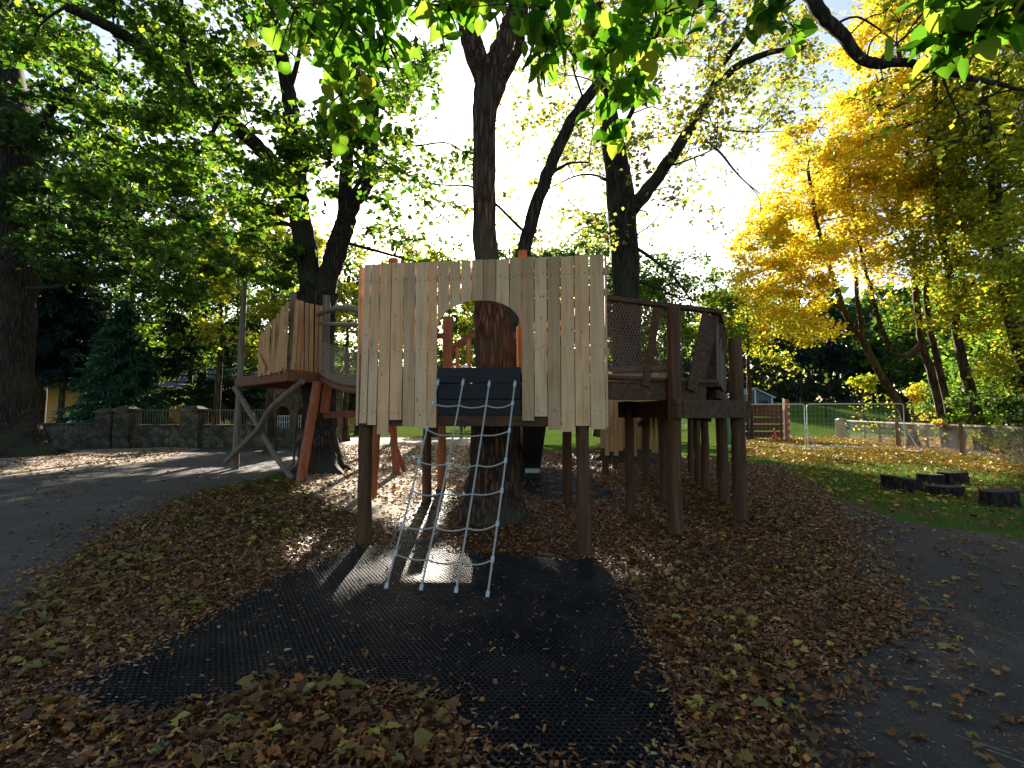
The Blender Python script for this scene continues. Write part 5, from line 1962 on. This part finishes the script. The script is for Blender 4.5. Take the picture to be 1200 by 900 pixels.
# ---- huge trunk at the left edge
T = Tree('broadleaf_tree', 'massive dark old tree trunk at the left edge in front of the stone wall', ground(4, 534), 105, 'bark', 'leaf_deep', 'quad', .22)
Yg = T.t.location.y
tp = [ground(4, 534) + Vector((0, 0, -.2)), A_(4, 515, Yg), A_(2, 450, Yg), A_(3, 380, Yg), A_(6, 320, Yg), A_(12, 250, Yg), A_(14, 170, Yg), A_(6, 80, Yg), A_(-6, -20, Yg), A_(-10, -160, Yg)]
c = catmull(tp, 7)
rr = np.interp([p.z for p in c], [-.2, .4, 1.2, 4, 7, 10, 14, 20], [1.6, 1.25, 1.05, .95, 1.0, .9, .65, .3])
T.mb.tube(c, list(rr), 26, True, .16, (0.0, .6, .45, 5), 2.0)
for p, r in zip(c[25:], rr[25:]):
    T.sk.append((p, r))
T.limb([A_(14, 200, Yg), A_(50, 140, Yg - .5), A_(90, 100, Yg - 1), A_(140, 70, Yg - 1.5)], .25, .08, 10, 5)
T.limb([A_(10, 260, Yg), A_(50, 225, Yg - 1), A_(90, 215, Yg - 2), A_(140, 225, Yg - 2)], .14, .05, 10, 5)
rgt = random.Random(25)
for (x0, x1, y0, y1, n, per) in ((-60, 120, -40, 120, 44, 120), (-60, 150, 110, 230, 56, 120), (10, 150, 220, 330, 36, 100), (-80, 130, -220, -40, 24, 110), (0, 40, 270, 310, 4, 60)):
    for i in range(n):
        T.clump(A_(rgt.uniform(x0, x1), rgt.uniform(y0, y1), Yg + rgt.uniform(-3, 3)), rgt.uniform(.6, 1.25), int(per * 1.15), 5, .4, 7, True, .17, .12, .06)
T.finish(keep=.03)

# ---- bright leafy trees behind the left platform
def gbase(px, Y):
    x = at(px, 480, Y).x
    return Vector((x, Y, gz(x, Y)))


auto_tree('maple_tree', 'bright green maple filling the gap behind the crooked plank fence', gbase(318, 21), 10.5, 3.3, 3.0, 60, 130, 201, leaf='leaf_yg', lsize=.18, r=.2)
auto_tree('maple_tree', 'yellow green maple between the cedar and the left platform', gbase(255, 25), 11.5, 3.6, 3.6, 60, 120, 202, leaf='leaf_green', lsize=.2, r=.2)
auto_tree('maple_tree', 'thin pale tree against the bright sky left of the middle trunk', gbase(462, 27), 12.0, 3.0, 5.0, 36, 55, 203, leaf='leaf_yg', lsize=.17, r=.16, keep=.02)
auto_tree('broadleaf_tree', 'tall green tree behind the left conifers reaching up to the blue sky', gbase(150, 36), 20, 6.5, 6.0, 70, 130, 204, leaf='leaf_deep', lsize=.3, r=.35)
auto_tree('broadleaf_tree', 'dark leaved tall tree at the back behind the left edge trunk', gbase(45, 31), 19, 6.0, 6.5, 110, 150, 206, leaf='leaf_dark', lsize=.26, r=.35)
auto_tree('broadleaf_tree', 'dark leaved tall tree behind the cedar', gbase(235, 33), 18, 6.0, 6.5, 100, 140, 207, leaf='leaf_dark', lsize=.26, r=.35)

# ---- conifers on the left
conifer('blue_spruce', 'bushy blue green spruce standing behind the stone gate pier', gbase(142, 27.5), 7.7, 2.55, 1.15, 301, 'needle', whorls=30, per=8, lsize=.42, droop=.25, sparse=2.0)
conifer('dark_conifer', 'tall dark conifer between the massive trunk and the blue spruce', gbase(72, 30), 11.0, 3.0, 3.7, 302, 'needle_dark', whorls=30, per=8, lsize=.5, droop=.35, sparse=1.8, shape=.5)
conifer('cedar_tree', 'spreading cedar with layered boughs right of the blue spruce', gbase(222, 31), 10.5, 3.8, 2.3, 303, 'needle_cedar', whorls=17, per=7, lsize=.5, droop=.2, sparse=1.9, shape=.55)
conifer('dark_conifer', 'dark conifer behind the second run of railing', gbase(285, 34), 8.5, 3.2, 1.6, 304, 'needle_dark', whorls=24, per=8, lsize=.5, droop=.3, sparse=1.7, shape=.5)
conifer('dark_conifer', 'dark conifer at the back beyond the left edge trunk', gbase(10, 33), 12, 3.2, 3.9, 305, 'needle_dark', whorls=24, per=8, lsize=.5, droop=.3, sparse=1.6, shape=.5)

# ---- yellow maples on the right
def maple(label, base, pts, r0, r1, crowns, seed, leaf='leaf_yellow', lsize=.15, forks=()):
    T = Tree('maple_tree', label, base, seed, 'bark_far', leaf, 'quad', lsize, 'maples along the wire fence')
    T.limb([base + Vector((0, 0, -.15))] + pts, r0, r1, 10, 6, (base.z, .3, .5, 5))
    for f in forks:
        T.limb(f[0], f[1], f[2], 8, 5)
    rg = random.Random(seed)
    for (px, py, Y, rx, ry, rd_, n, per) in crowns:
        for i in range(n):
            while True:
                d = (rg.uniform(-1, 1), rg.uniform(-1, 1), rg.uniform(-1, 1))
                if d[0] ** 2 + d[1] ** 2 + d[2] ** 2 < 1:
                    break
            T.clump(A_(px + d[0] * rx, py + d[1] * ry, Y + d[2] * rd_), rg.uniform(.6, 1.1), per, 3.2, .55, 6, True, .24, .15, .05)
    T.finish(keep=.25)
    return T


bA = gbase(1070, 24.5)
YA = 24.5
maple('leaning yellow maple with a bent trunk nearest the steel fence panels', bA,
      [A_(1062, 490, YA), A_(1035, 445, YA), A_(1012, 402, YA), A_(992, 370, YA - .3), A_(978, 330, YA - .6), A_(962, 280, YA - 1), A_(950, 220, YA - 1.4), A_(945, 160, YA - 1.6)], .22, .05,
      [(950, 260, YA - 1.5, 75, 75, 2.5, 64, 145), (985, 170, YA - 1.5, 75, 80, 2.5, 56, 145), (905, 310, YA - 1.5, 45, 65, 2, 34, 150), (935, 365, YA - 1.5, 75, 50, 2, 26, 110)], 401, 'leaf_yellow', .165,
      [([A_(1012, 402, YA), A_(1005, 350, YA), A_(1002, 300, YA), A_(990, 240, YA - .5), A_(985, 170, YA - .5)], .12, .04), ([A_(990, 365, YA - .3), A_(960, 345, YA - .6), A_(930, 325, YA - 1), A_(905, 300, YA - 1.2)], .09, .03)])
bB = gbase(1108, 23)
maple('yellow maple with a forked trunk, left one of the close pair behind the wire fence', bB,
      [A_(1104, 490, 23), A_(1092, 440, 23), A_(1080, 400, 23), A_(1074, 350, 23), A_(1070, 290, 22.6), A_(1066, 220, 22), A_(1060, 140, 21.6), A_(1055, 60, 21)], .20, .06,
      [(1040, 200, 21.5, 80, 85, 2.5, 62, 145), (1050, 90, 21, 80, 75, 2.5, 52, 145), (1015, 280, 21.5, 70, 55, 2, 26, 120), (1070, 10, 20.5, 80, 55, 2.5, 30, 150)], 402, 'leaf_yellow', .155,
      [([A_(1080, 404, 23), A_(1060, 418, 22.8), A_(1042, 405, 22.6), A_(1030, 375, 22.5), A_(1018, 330, 22.2), A_(1004, 270, 22), A_(995, 210, 21.6)], .15, .04),
       ([A_(1070, 290, 22.6), A_(1040, 250, 22.2), A_(1020, 215, 22)], .08, .03)])
bC = gbase(1119, 22.3)
maple('slim yellow green maple, right one of the close pair behind the wire fence', bC,
      [A_(1114, 490, 22.3), A_(1100, 430, 22.3), A_(1089, 375, 22.3), A_(1084, 320, 22), A_(1090, 250, 21.5), A_(1100, 180, 21), A_(1105, 100, 20.5)], .17, .05,
      [(1100, 240, 21, 65, 85, 2.5, 46, 160), (1115, 130, 20.5, 70, 85, 2.5, 46, 160), (1090, 350, 21.5, 50, 40, 2, 10, 80)], 403, 'leaf_yg', .155,
      [([A_(1086, 340, 22.2), A_(1065, 310, 22), A_(1050, 280, 21.6)], .07, .03)])
bD = gbase(1150, 21)
maple('tall maple with a single curved trunk further right behind the wire fence', bD,
      [A_(1146, 490, 21), A_(1132, 440, 21), A_(1123, 400, 21), A_(1116, 340, 20.8), A_(1104, 280, 20.4), A_(1098, 220, 20), A_(1096, 120, 19.5), A_(1092, 20, 19)], .22, .07,
      [(1150, 230, 19.5, 65, 85, 2.5, 50, 150), (1160, 110, 19, 75, 85, 2.5, 56, 160), (1130, 0, 18.5, 100, 65, 3, 50, 150), (1150, 350, 20, 55, 50, 2, 30, 120)], 404, 'leaf_yg', .15,
      [([A_(1118, 350, 20.8), A_(1150, 325, 20.4), A_(1180, 318, 20)], .09, .04), ([A_(1104, 280, 20.4), A_(1130, 235, 20), A_(1150, 180, 19.6)], .09, .04)])
bE = gbase(1225, 18)
maple('dark trunked leafy tree at the right edge', bE,
      [A_(1212, 460, 18), A_(1194, 400, 18), A_(1178, 330, 18), A_(1170, 260, 17.8), A_(1160, 180, 17.5), A_(1150, 90, 17), A_(1150, 0, 16.5)], .34, .10,
      [(1190, 300, 17.5, 50, 70, 2.5, 34, 140), (1210, 180, 17, 60, 80, 2.5, 34, 140), (1200, 60, 16, 60, 80, 2.5, 34, 140), (1190, 410, 18.5, 40, 50, 2, 18, 120)], 405, 'leaf_yg', .15)
# bough crossing the top right corner belongs to a tree standing just outside the frame
T = Tree('broadleaf_tree', 'dark overhanging bough reaching down across the top right corner', Vector((9.5, 5.2, 0)), 406, 'bark', 'leaf_yg', 'quad', .085)
T.limb([Vector((9.5, 5.2, -.2)), Vector((9.4, 5.2, 2.0)), Vector((9.2, 5.3, 5)), Vector((8.6, 5.6, 8.0)), Vector((7.0, 6.2, 10.0))], .3, .15, 14, 7, (0, .4, .5, 5))
T.limb([Vector((8.6, 5.6, 8.0)), A_(1040, -260, 6.4), A_(960, -110, 6.4), A_(940, -40, 6.4), A_(955, 5, 6.4), A_(985, 40, 6.4), A_(1015, 72, 6.4), A_(1060, 74, 6.3), A_(1103, 84, 6.2), A_(1150, 94, 6.1), A_(1210, 108, 5.9)], .13, .02, 10, 6)
T.limb([A_(1103, 84, 6.2), A_(1112, 110, 6.2), A_(1128, 142, 6.2), A_(1140, 165, 6.2)], .016, .006, 6, 4)
T.limb([A_(1030, 72, 6.4), A_(1050, 52, 6.3), A_(1075, 30, 6.2), A_(1095, 8, 6.1)], .018, .007, 6, 4)
T.limb([A_(975, 30, 6.4), A_(1005, 20, 6.5), A_(1040, 42, 6.6), A_(1060, 60, 6.7)], .018, .006, 6, 4)
rgt = random.Random(36)
for i in range(40):
    T.clump(A_(rgt.uniform(990, 1220), rgt.uniform(-40, 190), 6.2 + rgt.uniform(-.5, .6)), rgt.uniform(.18, .34), 12, 3, .6, 4, True, .25, .12, .012)
T.finish(keep=.3)

# ---- shrubs and trees behind the wire fence
def bush(name, label, px, Y, w, h, seed, leaf, n=26, per=90, ls=.13):
    bb = gbase(px, Y)
    return auto_tree(name, label, bb, h, w, .25, n, per, seed, leaf=leaf, lsize=ls, r=.06, cat='shrub', core=.3, twigs=5, R=w * .33)


bush('laurel_bush', 'pale straw coloured shrub behind the steel fence panel and concrete post', 1030, 27, 2.0, 1.9, 501, 'leaf_yg', 26, 90)
bush('laurel_bush', 'low golden shrub at the feet of the pair of maples', 1085, 22.5, 1.3, 1.5, 502, 'leaf_yellow', 18, 70)
bush('laurel_bush', 'brown and green bramble patch against the wire fence at the right edge', 1172, 19.5, 1.3, 1.0, 503, 'leaf_yg', 20, 80, .11)
bush('laurel_bush', 'big glossy green shrub right of the tall maple', 1180, 21, 2.0, 3.4, 504, 'leaf_green', 40, 120)
bush('laurel_bush', 'dark green thicket behind the tall maple trunk', 1140, 26, 2.4, 4.2, 505, 'leaf_green', 44, 120, .16)
bush('laurel_bush', 'bright green bush left of the leaning maple trunk', 1012, 32, 1.7, 4.0, 506, 'leaf_yg', 26, 100, .18)
bush('laurel_bush', 'vivid yellow bush glowing between the maple trunks', 1082, 28, 1.2, 3.4, 507, 'leaf_yellow', 22, 90, .15)
bush('laurel_bush', 'small rounded bush on the sunny field beyond the steel fence', 968, 46, 1.4, 2.2, 508, 'leaf_green', 18, 70, .16)
bush('laurel_bush', 'dark green thicket at the right edge behind the wire fence', 1240, 19, 2.6, 4.4, 509, 'leaf_dark', 44, 120, .15)

auto_tree('broadleaf_tree', 'blue green leafy tree above the right rope net', gbase(790, 30), 11.0, 4.2, 2.4, 100, 130, 601, leaf='leaf_green', lsize=.2, r=.2)
auto_tree('broadleaf_tree', 'green tree with yellowing top beside the blue green one', gbase(878, 31), 10.2, 3.6, 2.8, 80, 120, 602, leaf='leaf_yg', lsize=.2, r=.2)
auto_tree('broadleaf_tree', 'added shade tree far behind the right end of the plank front', gbase(700, 36), 15.5, 5.4, 2.2, 120, 140, 603, leaf='leaf_green', lsize=.27, r=.28, extra=((1.5, 9.8, 7.0, 11.8, 44, 130),))  # this and the next two added, mostly hidden, to shade the foreground
auto_tree('broadleaf_tree', 'added shade tree far behind the middle of the plank front', gbase(600, 38), 14.6, 4.8, 2.5, 110, 130, 604, leaf='leaf_green', lsize=.27, r=.28, extra=((-2.5, 3.0, 8.0, 12.3, 26, 130),))
auto_tree('broadleaf_tree', 'added shade tree far behind the left end of the plank front', gbase(510, 37), 13.5, 4.4, 3.0, 90, 120, 605, leaf='leaf_yg', lsize=.26, r=.25, keep=.02, extra=((-9.5, -2.5, 8.0, 11.8, 30, 120),))
auto_tree('broadleaf_tree', 'leafy tree beyond the left bridge, above the pale fence', gbase(420, 38), 14.0, 5.0, 2.8, 100, 130, 606, leaf='leaf_green', lsize=.26, r=.26)
auto_tree('broadleaf_tree', 'dark tree trunk standing on the far lawn under the left bridge', gbase(405, 30), 9.5, 2.2, 4.0, 30, 90, 607, leaf='leaf_yg', lsize=.2, r=.22)
auto_tree('broadleaf_tree', 'green tree far off, framed by the arched doorway', gbase(542, 52), 13.0, 4.2, 3.0, 80, 120, 608, leaf='leaf_green', lsize=.3, r=.25, filt=False)
# dark wood behind the field
k = 0
for px, Y, H, leafm, lab in ((868, 62, 12.5, 'needle_dark', 'dark fir above the little shed'), (905, 66, 13.5, 'needle_dark', 'dark fir right of the little shed'), (940, 63, 12.5, 'needle_dark', 'dark fir above the sunny field opening'),
                             (975, 66, 14, 'needle_dark', 'dark fir behind the rounded field bush'), (1010, 62, 13, 'needle_dark', 'dark fir behind the leaning maple'), (830, 68, 13, 'needle_dark', 'dark fir seen through the slanted boards')):
    bb = gbase(px, Y)
    conifer('dark_conifer', lab, bb, H * .78, 3.1, .8, 700 + k, leafm, whorls=20, per=7, lsize=1.0, droop=.3, sparse=1.7, shape=.35, group='dark firs behind the field')
    k += 1
for px, Y, H, w in ((1045, 60, 13, 4.5), (1100, 52, 14, 5), (1160, 44, 14, 5), (1225, 36, 13, 5), (1290, 30, 12, 4.5)):
    bb = gbase(px, Y)
    auto_tree('broadleaf_tree', ['tall tree in the wood behind the bright yellow bush', 'tall tree in the wood behind the pair of maples', 'tall tree in the wood behind the glossy shrub', 'tall tree in the wood at the right edge', 'leafy tree standing just beyond the right edge'][(k - 6)], bb, H, w, 1.0, 60, 110, 710 + k,
              leaf='leaf_green', lsize=.34, r=.3)
    k += 1


# far wood closing the horizon
def far_wood():
    rng = np.random.default_rng(9)
    P = []
    for a in np.linspace(-62, 62, 190):
        d = rng.uniform(85, 105)
        x, y = d * math.sin(R_(a)), d * math.cos(R_(a))
        h = rng.uniform(7, 10.5) if abs(a + 3) < 16 else rng.uniform(13, 18)
        n = 240
        q = rng.normal(0, 1, (n, 3))
        q /= np.linalg.norm(q, axis=1)[:, None]
        z0 = gz(x, y)
        P.append(np.stack([x + q[:, 0] * 4.2, y + q[:, 1] * 3, z0 + h * .5 + q[:, 2] * h * .5 + rng.normal(0, .4, n)], 1))
    P = np.concatenate(P)
    P = P[sun_keep(P, rng, .5)]
    o = leaves('far_wood', P, 1.5, M['leaf_dark'], None, 'quad', .9, 0, 9)
    setp(o, kind='stuff', label='mass of far trees closing the horizon')


far_wood()

# ================================================================== LIGHT
w = bpy.data.worlds.new("World")
scene.world = w
w.use_nodes = True
nt = w.node_tree
for n in list(nt.nodes):
    nt.nodes.remove(n)
sky = nt.nodes.new('ShaderNodeTexSky')
sky.sky_type = 'NISHITA'
sky.sun_disc = False
sky.sun_elevation = SUN_EL
sky.sun_rotation = SUN_AZ
sky.air_density = 1.0
sky.dust_density = 1.8
sky.ozone_density = 1.6
bg = nt.nodes.new('ShaderNodeBackground')
bg.inputs['Strength'].default_value = 0.066
ow = nt.nodes.new('ShaderNodeOutputWorld')
nt.links.new(sky.outputs[0], bg.inputs[0])
nt.links.new(bg.outputs[0], ow.inputs[0])
sd_ = bpy.data.lights.new('sun', 'SUN')
sd_.energy = 5.0
sd_.angle = R_(0.5)
sd_.color = (1.0, 0.90, 0.76)
so = bpy.data.objects.new('sun', sd_)
COL.objects.link(so)
so.rotation_euler = (-SUN).to_track_quat('-Z', 'Y').to_euler()
so.location = (-5, 40, 30)

vs = scene.view_settings
vs.view_transform = 'Standard'
vs.look = 'None'
vs.gamma = 1.0
vs.use_curve_mapping = False
vs.exposure = 2.05
cy_ = scene.cycles
cy_.max_bounces = 7
cy_.diffuse_bounces = 4
cy_.glossy_bounces = 2
cy_.transmission_bounces = 4
cy_.transparent_max_bounces = 4
cy_.caustics_reflective = False
cy_.caustics_refractive = False
cy_.use_denoising = True
